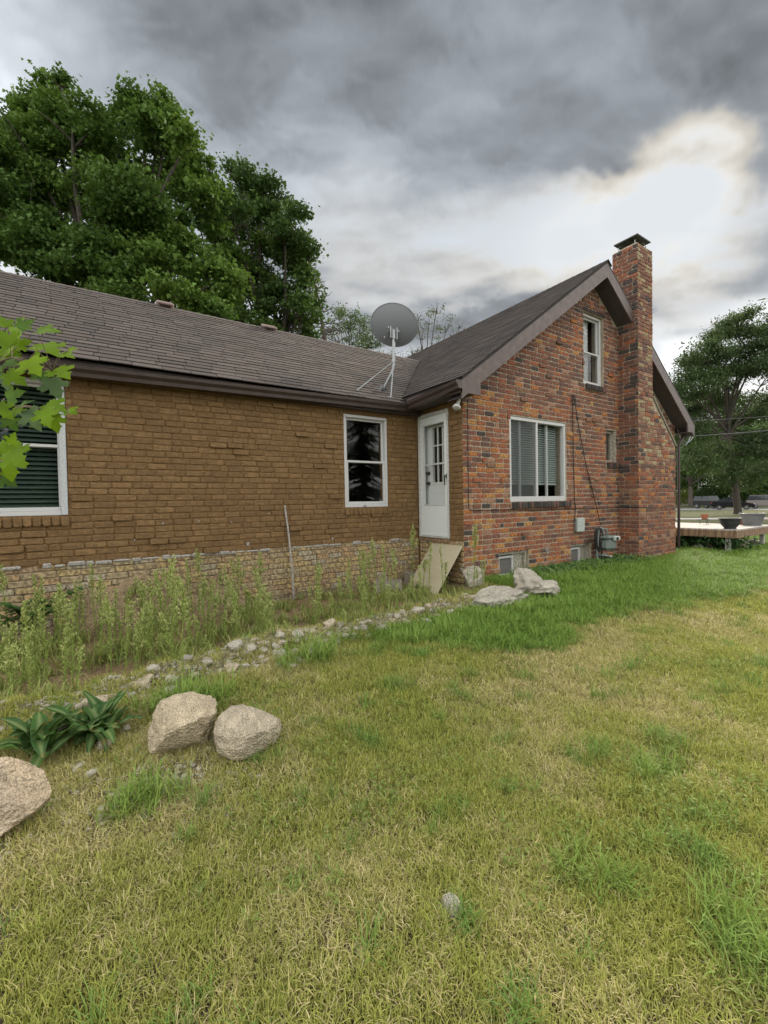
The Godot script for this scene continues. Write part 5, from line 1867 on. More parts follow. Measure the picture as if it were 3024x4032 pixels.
	# wires to the house, sagging from the gable's far corner
	for q in [[2722.0, 1658.0, 9.0, 3060.0, 1620.0, "upper overhead service wire from the gable's eave to the street"], [2674.0, 1721.0, 8.9, 3060.0, 1671.0, "lower twisted service wire from the house corner to the street"]]:
		var s0 := on_x(q[0], q[1], 7.1)
		var s1 := deep(q[3] + 500.0, q[4] - 60.0, 34.0)
		var pts := []
		for k in 21:
			var t := k / 20.0
			pts.append(s0.lerp(s1, t) - Vector3(0, 0.9 * t * (1.0 - t) * 1.2, 0))
		mb = MB.new()
		mb.tube(pts, [0.006 if q[1] < 1700 else 0.01], 5)
		tag(part("overhead_wire", mb, M.pot_dark), q[5], "wire")
	mb = MB.new()
	mb.tube([Vector3(6.96, -0.1, 0.06), Vector3(6.96, 2.45, 0.06), Vector3(7.0, 2.56, 0.08), Vector3(7.14, 2.72, 0.1)], [0.03], 8)
	var cd := part("conduit", mb, M.gutter, house)
	mb = MB.new()
	var lo := []
	for k in 15:
		var t := k / 14.0
		lo.append(Vector3(6.95, 2.9, 0.03).lerp(Vector3(7.5, 2.78, 0.12), t) - Vector3(0, 0.33 * sin(PI * t), 0))
	mb.tube(lo, [0.011], 5)
	lo = []
	for k in 15:
		var t := k / 14.0
		lo.append(Vector3(6.98, 2.86, 0.03).lerp(Vector3(7.6, 2.75, 0.14), t) - Vector3(0, 0.24 * sin(PI * t), 0))
	mb.tube(lo, [0.009], 5)
	part("drip_loop", mb, M.galv, cd)

# ---------------------------------------------------------------- trees
func leaf_outline(kind: String) -> Array:
	if kind == "maple":
		return [Vector2(0, 0), Vector2(0.16, -0.05), Vector2(0.42, 0.02), Vector2(0.30, 0.2), Vector2(0.52, 0.46), Vector2(0.22, 0.48), Vector2(0.0, 0.95), Vector2(-0.22, 0.48), Vector2(-0.52, 0.46), Vector2(-0.30, 0.2), Vector2(-0.42, 0.02), Vector2(-0.16, -0.05)]
	return [Vector2(0, 0), Vector2(0.17, 0.3), Vector2(0.15, 0.62), Vector2(0.0, 1.0), Vector2(-0.15, 0.62), Vector2(-0.17, 0.3)]

func leaf_into(mb: MB, out: Array, at: Vector3, b: Basis, size: float, cup := 0.12) -> void:
	var k := mb.pt(at + b * Vector3(0, 0, 0.35 * size))
	for p in out:
		mb.pt(at + b * Vector3(p.x * size, cup * size * absf(p.x) * 2.0 - cup * size * p.y * p.y, p.y * size))
	var m := out.size()
	for s in m:
		mb.face(k, k + 1 + s, k + 1 + (s + 1) % m)

func rand_basis(tilt := 1.0) -> Basis:
	return Basis(Vector3.UP, rr(0, TAU)) * Basis(Vector3.RIGHT, rng.randfn(0.25, 0.55 * tilt)) * Basis(Vector3.BACK, rng.randfn(0.0, 0.45 * tilt))

func leaf_cluster(kind: String, count: int, spread: float, size: float, s: int) -> MB:
	rng.seed = s
	var mb := MB.new()
	mb.tint = true
	var out := leaf_outline(kind)
	for k in count:
		mb.col = Color(1, 1, 1) * rr(0.75, 1.2)
		mb.col.a = 1.0
		leaf_into(mb, out, Vector3(rng.randfn(0, 0.5), rng.randfn(0, 0.28), rng.randfn(0, 0.5)) * spread, rand_basis(), size * rr(0.7, 1.2))
	return mb

func limb(mb: MB, a: Vector3, b: Vector3, r0: float, r1: float, sag: float) -> void:
	var pts := []
	var rad := []
	var off := Vector3(rr(-1, 1), rr(-0.3, 0.3), rr(-1, 1)) * a.distance_to(b) * 0.07
	for k in 7:
		var t := k / 6.0
		pts.append(a.lerp(b, t) + off * sin(t * PI) + Vector3(0, sag * sin(t * PI), 0))
		rad.append(lerpf(r0, r1, t))
	mb.tube(pts, rad, 7)

func make_tree(called: String, label: String, base: Vector3, clumps: Array, depth: float, cluster: Array, per: float, leaf_scale: float, tones: Array, trunk_r: float, fork: float, open: float, s: int, group := "") -> Node3D:
	# clumps: [photo x, y, radius in photo pixels, extra depth]; each one a lobe of the crown hung on its own limb
	rng.seed = s
	var t := thing(called, label, "tree", base, 0.0, group)
	var f := FastNoiseLite.new()
	f.seed = s
	f.frequency = 0.55
	f.fractal_octaves = 3
	var wood := MB.new()
	var mid := Vector3.ZERO
	var cs := []
	for q in clumps:
		var d: float = depth + (q[3] if q.size() > 3 else rr(-1.0, 1.0) * depth * 0.09)
		var c := deep(q[0], q[1], d)
		cs.append([c, q[2] * d / F])
		mid += c
	mid /= cs.size()
	var top := Vector3(mid.x, lerpf(base.y, mid.y, fork), mid.z)
	wood.tube([Vector3(0, -0.4, 0), Vector3(0, 0.3, 0), (top - base) * 0.5 + Vector3(rr(-0.1, 0.1), 0, rr(-0.1, 0.1)), top - base], [trunk_r * 1.35, trunk_r, trunk_r * 0.85, trunk_r * 0.7], 12)
	var crown := []
	for k in cluster.size():
		crown.append([[], []])
	for q in cs:
		var c: Vector3 = q[0]
		var R: float = q[1]
		var from := top.lerp(Vector3(top.x, c.y, top.z), clampf(rr(-0.1, 0.35), 0.0, 1.0) if c.y > top.y else 0.0)
		limb(wood, from - base, c - base, trunk_r * 0.4, trunk_r * 0.10, 0.05 * R)
		for k in 5:
			var e := Vector3(rng.randfn(), rng.randfn() * 0.7 + 0.3, rng.randfn()).normalized() * R * 0.9
			limb(wood, c - base - (c - from).normalized() * R * 0.5, c + e - base, trunk_r * 0.11, trunk_r * 0.025, 0.0)
		var n := int(per * R * R)
		var tone: Color = tones[rng.randi() % tones.size()]
		# each lobe is a heap of smaller sprays, dense on top and open below
		var subs := []
		for k in 9:
			var e := Vector3(rng.randfn(), rng.randfn() * 0.9 + 0.1, rng.randfn()).normalized()
			subs.append([c + e * R * rr(0.45, 0.85), R * rr(0.28, 0.46)])
		for k in n:
			var sb: Array = subs[rng.randi() % 9]
			var e := Vector3(rng.randfn(), absf(rng.randfn()) * 0.9 - 0.25, rng.randfn()).normalized()
			var p: Vector3 = sb[0] + e * float(sb[1]) * (pow(rng.randf(), 0.45) + 0.12) * Vector3(1.15, 0.7, 1.15)
			if f.get_noise_3dv(p * 1.5 + Vector3(31, 7, 3)) < open:
				continue
			var v := rng.randi() % cluster.size()
			var sc := leaf_scale * rr(0.75, 1.25)
			crown[v][0].append(Transform3D(Basis(Vector3.UP, rr(0, TAU)) * Basis(Vector3.RIGHT, rng.randfn(0.0, 0.4)) * Basis.from_scale(Vector3(sc, sc, sc)), p - base))
			var cc := tone * rr(0.8, 1.2)
			cc.a = 1.0
			crown[v][1].append(cc)
	wood.smooth()
	part("trunk", wood, M.bark, t)
	for v in cluster.size():
		swarm("crown", cluster[v], crown[v][0], crown[v][1], t).set_meta("kind", "stuff")
	return t

func build_trees() -> void:
	var lf := leafy(Color.WHITE, 0.55, true)
	var maple := []
	for k in 4:
		maple.append(leaf_cluster("maple", 16, 0.30, 0.135, 500 + k).mesh(lf))
	var oval := []
	for k in 3:
		oval.append(leaf_cluster("oval", 14, 0.34, 0.15, 520 + k).mesh(lf))
	var green := [Color(0.098, 0.175, 0.042), Color(0.115, 0.195, 0.046), Color(0.085, 0.155, 0.04), Color(0.125, 0.21, 0.048)]
	var deepg := [Color(0.078, 0.14, 0.04), Color(0.09, 0.155, 0.042), Color(0.07, 0.125, 0.04)]
	var m1 := deep(430, 2000, 17.0)
	m1.y = -0.3
	make_tree("maple_tree", "tall spreading maple with two peaks rising behind the wing's roof", m1, [[190, 400, 100], [150, 500, 110], [285, 500, 130], [230, 330, 40], [110, 600, 140], [40, 560, 80], [50, 680, 120], [560, 470, 95], [620, 420, 60], [650, 560, 120], [740, 560, 60], [450, 640, 170], [260, 700, 190], [700, 690, 140], [90, 850, 170], [350, 880, 190], [590, 850, 190], [780, 800, 110], [190, 1020, 150], [440, 1060, 180], [690, 1040, 160], [-60, 900, 180], [-120, 700, 150], [-80, 1080, 150], [560, 1180, 130, -1.5], [750, 1190, 120, -2.0], [850, 1260, 80, -2.0], [330, 1130, 130], [840, 960, 100], [860, 1100, 100], [820, 700, 60]], 16.5, maple, 215.0, 1.0, green, 0.34, 0.5, -0.24, 601)
	var m2 := deep(1040, 2000, 20.0)
	m2.y = -0.3
	make_tree("maple_tree", "darker round-shouldered maple beside the tall one", m2, [[930, 700, 60], [970, 740, 85], [1050, 790, 105], [910, 850, 100], [1120, 890, 105], [1000, 930, 120], [1180, 1010, 90], [1070, 1070, 130], [1215, 1100, 60], [950, 1120, 120], [1110, 1210, 120], [900, 1240, 100], [1195, 1230, 65], [1000, 1300, 110], [1235, 980, 30], [1150, 1330, 90]], 19.5, maple, 185.0, 1.0, deepg, 0.30, 0.5, -0.2, 602)
	# a dead spruce between the maple and the far trees
	rng.seed = 603
	var db := deep(1283, 2000, 24.0)
	db.y = -0.3
	var dt := thing("dead_spruce", "bare dead spruce with broken grey twigs behind the roof", "tree", db)
	var mb := MB.new()
	var tp := deep(1215, 1000, 24.0) - db
	var lo := deep(1290, 1400, 24.0) - db
	mb.tube([Vector3(0, -0.4, 0), lo, lo.lerp(tp, 0.5) + Vector3(0.06, 0, 0), tp], [0.20, 0.13, 0.085, 0.02], 8)
	for k in 60:
		var t := rr(0.05, 1.0)
		var a := lo.lerp(tp, t)
		var w := rr(0, TAU)
		var l := lerpf(1.7, 0.3, t) * rr(0.5, 1.15)
		var d := Vector3(cos(w), rr(-0.25, 0.45), sin(w))
		var e := a + d * l
		var m := a + d * l * 0.5 + Vector3(0, -0.08, 0)
		mb.tube([a, m, e], [0.034, 0.024, 0.012], 5)
		for j in 7:
			var q := a.lerp(e, rr(0.25, 1.0))
			mb.tube([q, q + Vector3(rng.randfn(), rng.randfn() - 0.3, rng.randfn()) * 0.17], [0.014, 0.008], 4)
	part("trunk", mb, M.deadbark, dt)
	# trees behind the dish
	var b3 := deep(1385, 2000, 30.0)
	b3.y = -0.3
	make_tree("locust_tree", "feathery grey-green tree standing behind the satellite dish", b3, [[1330, 1240, 45], [1370, 1270, 55], [1420, 1290, 50], [1330, 1320, 55], [1460, 1340, 60], [1400, 1350, 60], [1500, 1390, 50], [1300, 1380, 40]], 30.0, oval, 110.0, 1.15, [Color(0.115, 0.165, 0.08), Color(0.10, 0.15, 0.07)], 0.2, 0.6, -0.05, 604)
	var b4 := deep(1700, 2000, 27.0)
	b4.y = -0.3
	make_tree("sparse_tree", "thin half-bare tree with scattered leaves behind the roof valley", b4, [[1720, 1215, 30], [1690, 1260, 45], [1760, 1290, 45], [1660, 1320, 45], [1800, 1330, 40], [1640, 1250, 30], [1720, 1360, 55], [1620, 1380, 45], [1810, 1280, 25], [1650, 1410, 40], [1560, 1400, 40]], 27.0, oval, 52.0, 0.85, [Color(0.12, 0.135, 0.07), Color(0.10, 0.125, 0.065)], 0.17, 0.55, 0.02, 605)
	# the big tree past the chimney and its neighbours
	var b5 := deep(2905, 2000, 40.0)
	b5.y = -0.35
	make_tree("walnut_tree", "large spreading tree with tiered branches beyond the chimney", b5, [[2680, 1520, 55], [2720, 1450, 65], [2780, 1400, 75], [2840, 1340, 75], [2910, 1285, 75], [2990, 1320, 90], [3060, 1300, 100], [2860, 1440, 100], [2760, 1540, 95], [2950, 1430, 110], [2700, 1600, 60], [2830, 1570, 80], [3030, 1470, 110], [2740, 1690, 60], [3040, 1600, 80], [2900, 1690, 80], [3080, 1720, 100], [2980, 1760, 90], [2800, 1790, 70], [2880, 1830, 80], [2740, 1800, 60], [3050, 1850, 90], [2960, 1880, 60], [2680, 1700, 50], [2640, 1620, 40]], 40.0, oval, 95.0, 1.7, [Color(0.095, 0.145, 0.065), Color(0.085, 0.13, 0.06), Color(0.105, 0.155, 0.068)], 0.3, 0.7, -0.2, 606)
	var b6 := deep(2720, 1980, 72.0)
	b6.y = -0.45
	make_tree("dense_tree", "dense dark tree behind the board fence", b6, [[2660, 1720, 60], [2720, 1700, 70], [2790, 1740, 70], [2680, 1800, 70], [2750, 1830, 70], [2820, 1840, 60], [2690, 1880, 60], [2640, 1860, 50]], 74.0, oval, 26.0, 2.9, deepg, 0.4, 0.4, -0.3, 607)
	var b7 := deep(2930, 1980, 76.0)
	b7.y = -0.45
	make_tree("dense_tree", "dense dark tree rising behind the parked cars", b7, [[2880, 1730, 80], [2960, 1720, 80], [3040, 1740, 80], [2900, 1830, 80], [2990, 1830, 80], [3070, 1850, 80], [2860, 1900, 60], [2950, 1910, 60], [3030, 1920, 60]], 78.0, oval, 26.0, 2.9, deepg, 0.45, 0.4, -0.3, 608)
	# a far wood closes the view
	rng.seed = 609
	var xf := []
	var cl := []
	for k in 12000:
		var px := rr(2520, 3400)
		var h := 26.0 * rng.randf()
		var p := deep(px, 1985, rr(96, 112))
		xf.append(Transform3D(rand_basis() * Basis.from_scale(Vector3.ONE * rr(3.0, 4.5)), Vector3(p.x, -0.4 + h, p.z)))
		cl.append(Color(0.06, 0.095, 0.038) * rr(0.8, 1.3))
	tag(swarm("wood", oval[0], xf, cl), "dark far wood behind the street", "wood", "", "stuff")
	# hedge bushes before the fence and behind the cars
	for q in [[2700.0, 1958.0, 82.0, 55.0, "bright yellow-green bush against the board fence", Color(0.16, 0.2, 0.045)], [2790.0, 1955.0, 79.0, 62.0, "vine-covered bush between fence and off-road car", Color(0.07, 0.12, 0.04)], [2960.0, 1950.0, 74.0, 60.0, "rounded green bush behind the hatchback", Color(0.075, 0.115, 0.04)]]:
		var bp := deep(q[0], 1985, q[2])
		bp.y = -0.45
		var bu := thing("bush", q[4], "bush", bp)
		var bx := []
		var bc := []
		var R: float = q[3] * q[2] / F
		for k in 420:
			var e := Vector3(rng.randfn(), absf(rng.randfn()) * 0.9, rng.randfn()).normalized() * R * rr(0.7, 1.0)
			bx.append(Transform3D(rand_basis() * Basis.from_scale(Vector3.ONE * rr(1.4, 2.2)), e + Vector3(0, R * 0.25, 0)))
			bc.append(q[5] * rr(0.75, 1.3))
		swarm("foliage", oval[1], bx, bc, bu).set_meta("kind", "stuff")
	# what the window panes mirror: a spruce and two broad trees across the yard, behind the viewer
	spruce(Vector3(8.3, -0.25, 14.5), 9.6, 2.3, 610)
	for q in [[Vector3(19.0, -0.3, 13.0), 9.0, "broad leafy tree across the yard, mirrored in the slider", 611], [Vector3(-7.6, -0.3, 17.0), 9.5, "broad leafy tree across the yard opposite the wing", 612]]:
		var h: float = q[1]
		rng.seed = q[3]
		var t := thing("yard_tree", q[2], "tree", q[0])
		var w := MB.new()
		w.tube([Vector3(0, -0.3, 0), Vector3(0, h * 0.5, 0)], [0.3, 0.2], 9)
		var x := []
		var c := []
		for j in 18:
			var cc := Vector3(rng.randfn() * h * 0.22, h * rr(0.12, 0.85), rng.randfn() * h * 0.2)
			limb(w, Vector3(0, h * 0.35, 0), cc, 0.12, 0.03, 0.1)
			for k in 200:
				var e := Vector3(rng.randfn(), rng.randfn(), rng.randfn()).normalized() * h * 0.15 * rr(0.5, 1.1)
				x.append(Transform3D(rand_basis() * Basis.from_scale(Vector3.ONE * rr(1.2, 1.8)), cc + e))
				c.append(green[rng.randi() % 4] * rr(0.8, 1.2))
		part("trunk", w, M.bark, t)
		swarm("crown", maple[0], x, c, t).set_meta("kind", "stuff")

func spruce(at: Vector3, h: float, wide: float, s: int) -> void:
	rng.seed = s
	var t := thing("spruce_tree", "dark spruce across the yard, mirrored in the wing's window", "tree", at)
	var w := MB.new()
	w.tube([Vector3(0, -0.3, 0), Vector3(0, h, 0)], [0.22, 0.02], 9)
	var fr := MB.new()
	for k in 26:
		var z := k / 26.0
		for sd in [-1.0, 1.0]:
			var a := Vector3(0, -0.25 * z * z, z)
			var e := a + Vector3(sd * 0.26 * (1.05 - z), -0.08, 0.12)
			fr.tri(a, e, a + Vector3(0, 0, 0.06))
	var x := []
	var cs := []
	for k in 420:
		cs.append(Color(0.07, 0.11, 0.055) * rr(0.7, 1.3))
		var u := pow(rng.randf(), 0.8)
		var y := h * lerpf(0.06, 0.97, u)
		var l := wide * (1.0 - u) * rr(0.7, 1.1) + 0.25
		x.append(Transform3D(Basis(Vector3.UP, rr(0, TAU)) * Basis(Vector3.RIGHT, rr(0.0, 0.35)) * Basis.from_scale(Vector3(l, l, l)), Vector3(0, y, 0)))
	part("trunk", w, M.bark, t)
	swarm("crown", fr.mesh(leafy(Color.WHITE, 0.2, true)), x, cs, t).set_meta("kind", "stuff")

# ---------------------------------------------------------------- plants
func blade(mb: MB, at: Vector3, dir: Vector3, len: float, wide: float, lean: float) -> void:
	# a grass blade: two quads and a tip, bending over along dir
	var s := dir.cross(Vector3.UP).normalized() * wide * 0.5
	var p1 := at + Vector3(0, cos(lean * 0.5), 0) * len * 0.45 + dir * sin(lean * 0.5) * len * 0.45
	var p2 := p1 + Vector3(0, cos(lean * 1.3), 0) * len * 0.35 + dir * sin(lean * 1.3) * len * 0.35
	var p3 := p2 + Vector3(0, cos(lean * 1.9), 0) * len * 0.25 + dir * sin(lean * 1.9) * len * 0.25
	var k := mb.pt(at - s)
	mb.pt(at + s); mb.pt(p1 + s); mb.pt(p1 - s); mb.pt(p2 + s * 0.75); mb.pt(p2 - s * 0.75); mb.pt(p3)
	mb.face(k, k + 1, k + 2); mb.face(k, k + 2, k + 3)
	mb.face(k + 3, k + 2, k + 4); mb.face(k + 3, k + 4, k + 5)
	mb.face(k + 5, k + 4, k + 6)

func flat_dir() -> Vector3:
	var a := rr(0, TAU)
	return Vector3(cos(a), 0, sin(a))

func tuft(s: int, n: int, spread: float, l0: float, l1: float, wide: float, lean0: float, lean1: float, mixed := 0.0) -> MB:
	rng.seed = s
	var mb := MB.new()
	mb.tint = true
	for k in n:
		mb.col = Color(1, 1, 1) * rr(0.72, 1.25)
		if rng.randf() < mixed:
			mb.col = Color(2.1, 1.65, 2.2) * rr(0.8, 1.1)
		mb.col.a = 1.0
		var d := flat_dir()
		blade(mb, flat_dir() * spread * sqrt(rng.randf()), d, rr(l0, l1), wide * rr(0.7, 1.2), rr(lean0, lean1))
	return mb

func horseweed(s: int, h: float, leaves: int, bushy: float) -> MB:
	# a single upright stem set with narrow leaves, breaking into a loose pale panicle at the top
	rng.seed = s
	var mb := MB.new()
	mb.tint = true
	mb.col = Color(0.27, 0.33, 0.10)
	var bend := flat_dir() * h * rr(0.02, 0.10)
	var at := func(t): return Vector3(0, h * t, 0) + bend * t * t
	mb.tube([Vector3(0, -0.03, 0), at.call(0.35), at.call(0.7), at.call(1.0)], [0.0042, 0.0036, 0.0026, 0.001], 4, false)
	for k in leaves:
		var t := lerpf(0.04, 0.93, pow((k + rng.randf()) / leaves, 0.9))
		var d := flat_dir()
		mb.col = Color(0.25, 0.36, 0.09).lerp(Color(0.36, 0.44, 0.125), rng.randf()) * rr(0.8, 1.15)
		mb.col.a = 1.0
		if t < 0.2 and rng.randf() < 0.4:
			mb.col = Color(0.34, 0.29, 0.11)
		blade(mb, at.call(t), d, lerpf(0.085, 0.035, t) * rr(0.6, 1.4), lerpf(0.0075, 0.005, t), rr(0.7, 1.25))
	for k in int(34 * bushy):
		var t := rr(0.62, 1.0)
		var p: Vector3 = at.call(t)
		var d := (flat_dir() + Vector3(0, rr(0.5, 1.2), 0)).normalized()
		var l := lerpf(0.12, 0.02, t) * bushy * rr(0.6, 1.2)
		mb.col = Color(0.24, 0.30, 0.085)
		mb.tube([p, p + d * l], [0.0014, 0.0008], 3, false)
		for j in 7:
			mb.col = Color(0.40, 0.48, 0.16).lerp(Color(0.54, 0.57, 0.27), rng.randf())
			var q := p + d * l * rr(0.3, 1.05)
			blade(mb, q, flat_dir(), rr(0.012, 0.024), 0.007, rr(0.2, 1.0))
	return mb

func dock_leaf(s: int, len: float, wide: float, arch: float, tone: Color) -> MB:
	rng.seed = s
	var mb := MB.new()
	mb.tint = true
	var ph := rr(0, 6)
	var n := 11
	for k in n + 1:
		var t := float(k) / n
		var w := wide * pow(sin(PI * clampf(pow(t, 0.85), 0.02, 0.985)), 0.7) * 0.5 if t > 0.16 else 0.006
		var c := Vector3(0, len * (sin(t * arch) / arch), len * (1.0 - cos(t * arch)) / arch * 1.0)
		c = Vector3(0, len * (sin(t * arch + 0.5) - sin(0.5)) / arch, len * (cos(0.5) - cos(t * arch + 0.5)) / arch)
		var wave := sin(t * 15.0 + ph) * wide * 0.10
		mb.col = tone * rr(0.85, 1.15)
		if t > 0.8 and rng.randf() < 0.25:
			mb.col = tone.lerp(Color(0.30, 0.20, 0.07), 0.6)
		mb.col.a = 1.0
		mb.pt(c + Vector3(-w, w * 0.16 + wave, 0))
		mb.pt(c + Vector3(-w * 0.5, w * 0.05 + wave * 0.3, 0))
		var keep := mb.col
		mb.col = tone.lerp(Color(0.30, 0.36, 0.16), 0.55)
		mb.pt(c + Vector3(0, -w * 0.12, 0))
		mb.col = keep
		mb.pt(c + Vector3(w * 0.5, w * 0.05 - wave * 0.3, 0))
		mb.pt(c + Vector3(w, w * 0.16 - wave, 0))
	for k in n:
		for e in 4:
			var q := k * 5 + e
			mb.face(q, q + 1, q + 6); mb.face(q, q + 6, q + 5)
	mb.smooth()
	return mb

func build_plants() -> void:
	# upright weeds of the bed, each one a plant
	var lm := leafy(Color.WHITE, 0.55, true)
	var kinds := []
	for k in 9:
		kinds.append(horseweed(700 + k, lerpf(0.34, 0.74, k / 8.0), 32 + k * 3, [0.6, 0.9, 1.3][k % 3]).mesh(lm))
	rng.seed = 720
	var placed := 0
	while placed < 190:
		var x := rr(-5.75, -0.35)
		var z := rr(-1.0, ridge_z(x) - 0.06)
		# they grow in drifts, thickest towards the rubble and thin on the trodden sand
		var dens := 0.6 + 0.8 * n_lawn.get_noise_2d(x * 2.2, z * 2.2 + 20.0) + 0.35 * smoothstep(-0.7, 0.6, z - ridge_z(x) + 1.0) - 0.45 * smoothstep(-3.6, -1.6, x)
		if rng.randf() > dens:
			continue
		var p := Vector3(x, ground(x, z), z)
		if not shown(p + Vector3(0, 0.3, 0), 60.0) or (x > -1.3 and z < 0.55 and rng.randf() < 0.85):
			continue
		var fp := pixel(p)
		if fp.x > 1080.0 and fp.x < 1215.0 and fp.y > 2330.0 and fp.y < 2640.0:   # the pole stands clear
			continue
		var k := rng.randi() % kinds.size()
		var s := rr(0.75, 1.2) * (0.85 if z > 0.4 else 1.0)
		var o := put("horseweed", kinds[k], self, Transform3D(Basis(Vector3.UP, rr(0, TAU)) * Basis(Vector3.RIGHT, rng.randfn(0, 0.11)) * Basis.from_scale(Vector3(s, s * rr(0.85, 1.15), s)), p))
		tag(o, ["short leafy green weed stalk in the sandy bed", "knee-high upright green weed with narrow leaves in the sandy bed", "tall slender green weed with loose pale plume in the sandy bed"][k / 3], "weed", ["short weeds in the bed", "knee-high weeds in the bed", "tall plumed weeds in the bed"][k / 3])
		placed += 1
	# taller ones by the ramp and the wall
	for q in [[1625.0, 2330.0, 1.35, "tall weed with a heavy pale plume beside the ramp board", 8], [1690.0, 2390.0, 1.15, "tall weed standing in front of the ramp board", 7], [1745.0, 2370.0, 1.15, "second tall weed in front of the ramp board", 6], [1790.0, 2330.0, 1.3, "bushy weed between the ramp board and the brick corner", 8], [1440.0, 2370.0, 1.0, "bushy weed to the side of the concrete block", 8], [1250.0, 2390.0, 0.9, "leafy weed beside the foot of the leaning pole", 5], [30.0, 2420.0, 1.75, "tall branching weed with seed plume before the blinds window", 8], [720.0, 2740.0, 1.1, "tall dark weed rising over the boulders", 7]]:
		var p := on_ground(q[0], q[1])
		if q[0] > 1780:
			p = Vector3(-0.12, ground(-0.12, 0.32), 0.32)
		var o := put("tall_weed", kinds[q[4]], self, Transform3D(Basis(Vector3.UP, rr(0, TAU)) * Basis.from_scale(Vector3.ONE * q[2]), p))
		tag(o, q[3], "weed")
	# broad-leaved dock, two rosettes
	var dm := [Color(0.06, 0.13, 0.036), Color(0.078, 0.155, 0.042), Color(0.05, 0.105, 0.034)]
	var n := 0
	for q in [[385.0, 2900.0, 26, "broad-leaved dock plant with arching glossy leaves behind the sandstone boulder", 1.0], [170.0, 2960.0, 24, "second dock rosette with wide flat leaves at the bed's edge", 1.05]]:
		var p := on_ground(q[0], q[1])
		var t := thing("dock_plant", q[3], "plant", p)
		for k in q[2]:
			var lf := dock_leaf(740 + n, rr(0.17, 0.33) * q[4], rr(0.05, 0.085) * q[4], rr(0.9, 2.6), dm[n % 3])
			n += 1
			put("leaf", lf.mesh(lm), t, Transform3D(Basis(Vector3.UP, TAU * k / q[2] + rr(-0.25, 0.25)) * Basis(Vector3.RIGHT, rr(-0.45, 0.15)), flat_dir() * rr(0.0, 0.09)))
	# a seedling with paired leaflets in the corner under the blinds
	rng.seed = 790
	var sp := Vector3(-5.15, ground(-5.15, -0.8), -0.8)
	var sd := thing("ash_seedling", "dark green seedling with paired pointed leaflets under the wide window", "plant", sp)
	var out := leaf_outline("oval")
	for k in 15:
		var mb := MB.new()
		mb.tint = true
		mb.col = dm[k % 3]
		var d := flat_dir()
		if d.z < -0.2:
			d.z = -d.z * 0.5
		var a := Vector3(0, rr(0.05, 0.3), 0)
		var l := rr(0.35, 0.6)
		var pts := []
		for j in 6:
			var t := j / 5.0
			pts.append(a + Vector3(0, 0.28 * sin(t * 1.6), 0) + d * l * t)
		mb.tube(pts, [0.004, 0.0035, 0.003, 0.0025, 0.002, 0.001], 4, false)
		var sv := d.cross(Vector3.UP)
		for j in 7:
			var t := 0.3 + j * 0.1
			var q := a + Vector3(0, 0.28 * sin(t * 1.6), 0) + d * l * t
			for e in [-1.0, 1.0]:
				var zd: Vector3 = (sv * e + d * 0.55 + Vector3(0, -0.12, 0)).normalized()
				leaf_into(mb, out, q, Basis(zd.cross(Vector3.UP).normalized() * -1.0, Vector3.UP, zd), rr(0.10, 0.14), 0.05)
		part("frond", mb, lm, sd)
	var st := MB.new()
	st.tube([Vector3(0, -0.05, 0), Vector3(0.01, 0.35, 0)], [0.012, 0.008], 6)
	part("stem", st, M.bark, sd)
	# creeping ground ivy and clover along the brick wall
	var iv := leaf_cluster("oval", 9, 0.06, 0.05, 795).mesh(leafy(Color.WHITE, 0.4, true))
	var xf := []
	var cl := []
	for k in 900:
		var x := rr(0.9, 4.4)
		var z := absf(rng.randfn(0.0, 0.26)) + 0.06
		if x > 4.2 and z < 0.45:
			continue
		xf.append(Transform3D(rand_basis(0.5) * Basis.from_scale(Vector3.ONE * rr(0.8, 1.5)), Vector3(x, ground(x, z) + rr(0.03, 0.10), z)))
		cl.append(Color(0.15, 0.25, 0.085) * rr(0.7, 1.4))
	for k in 260:
		var x := 7.25 + absf(rng.randfn(0.0, 0.5))
		var z := 0.2 + rng.randfn(0.0, 0.45)
		xf.append(Transform3D(rand_basis(0.7) * Basis.from_scale(Vector3.ONE * rr(1.5, 2.8)), Vector3(x, rr(0.04, 0.3), z)))
		cl.append(Color(0.045, 0.10, 0.035) * rr(0.7, 1.3))
	tag(swarm("ground_ivy", iv, xf, cl), "low leafy ground cover along the brick wall and under the deck", "ground cover", "", "stuff")
	# low seedlings and litter on the bed
	xf = []
	cl = []
	var lowm := tuft(796, 12, 0.05, 0.04, 0.12, 0.006, 0.3, 1.1).mesh(lm)
	for k in 2600:
		var x := rr(-6.0, -0.2)
		var z := rr(-1.0, ridge_z(x))
		if n_lawn.get_noise_2d(x * 2.6 + 3.0, z * 2.6) < -0.12:
			continue
		xf.append(Transform3D(Basis(Vector3.UP, rr(0, TAU)) * Basis.from_scale(Vector3.ONE * rr(0.5, 1.4)), Vector3(x, ground(x, z), z)))
		cl.append(Color(0.24, 0.33, 0.09).lerp(Color(0.45, 0.40, 0.17), rng.randf() * 0.7))
	# dead stalks and straw lying on the sand
	var lit := tuft(797, 10, 0.10, 0.06, 0.16, 0.003, 1.2, 1.6).mesh(lm)
	var lx := []
	var lc := []
	for k in 1100:
		var x := rr(-6.0, -0.2)
		var z := rr(-1.0, ridge_z(x) + 0.1)
		lx.append(Transform3D(Basis(Vector3.UP, rr(0, TAU)) * Basis.from_scale(Vector3(1, 0.35, 1) * rr(0.6, 1.3)), Vector3(x, ground(x, z) + 0.004, z)))
		lc.append(Color(0.42, 0.33, 0.19).lerp(Color(0.22, 0.16, 0.10), rng.randf()))
	tag(swarm("plant_litter", lit, lx, lc), "dead stalks and straw lying on the sandy bed", "litter", "", "stuff")
	tag(swarm("seedlings", lowm, xf, cl), "small green and dry seedlings dotted over the sandy bed", "weeds", "", "stuff")
	build_branch(dm)

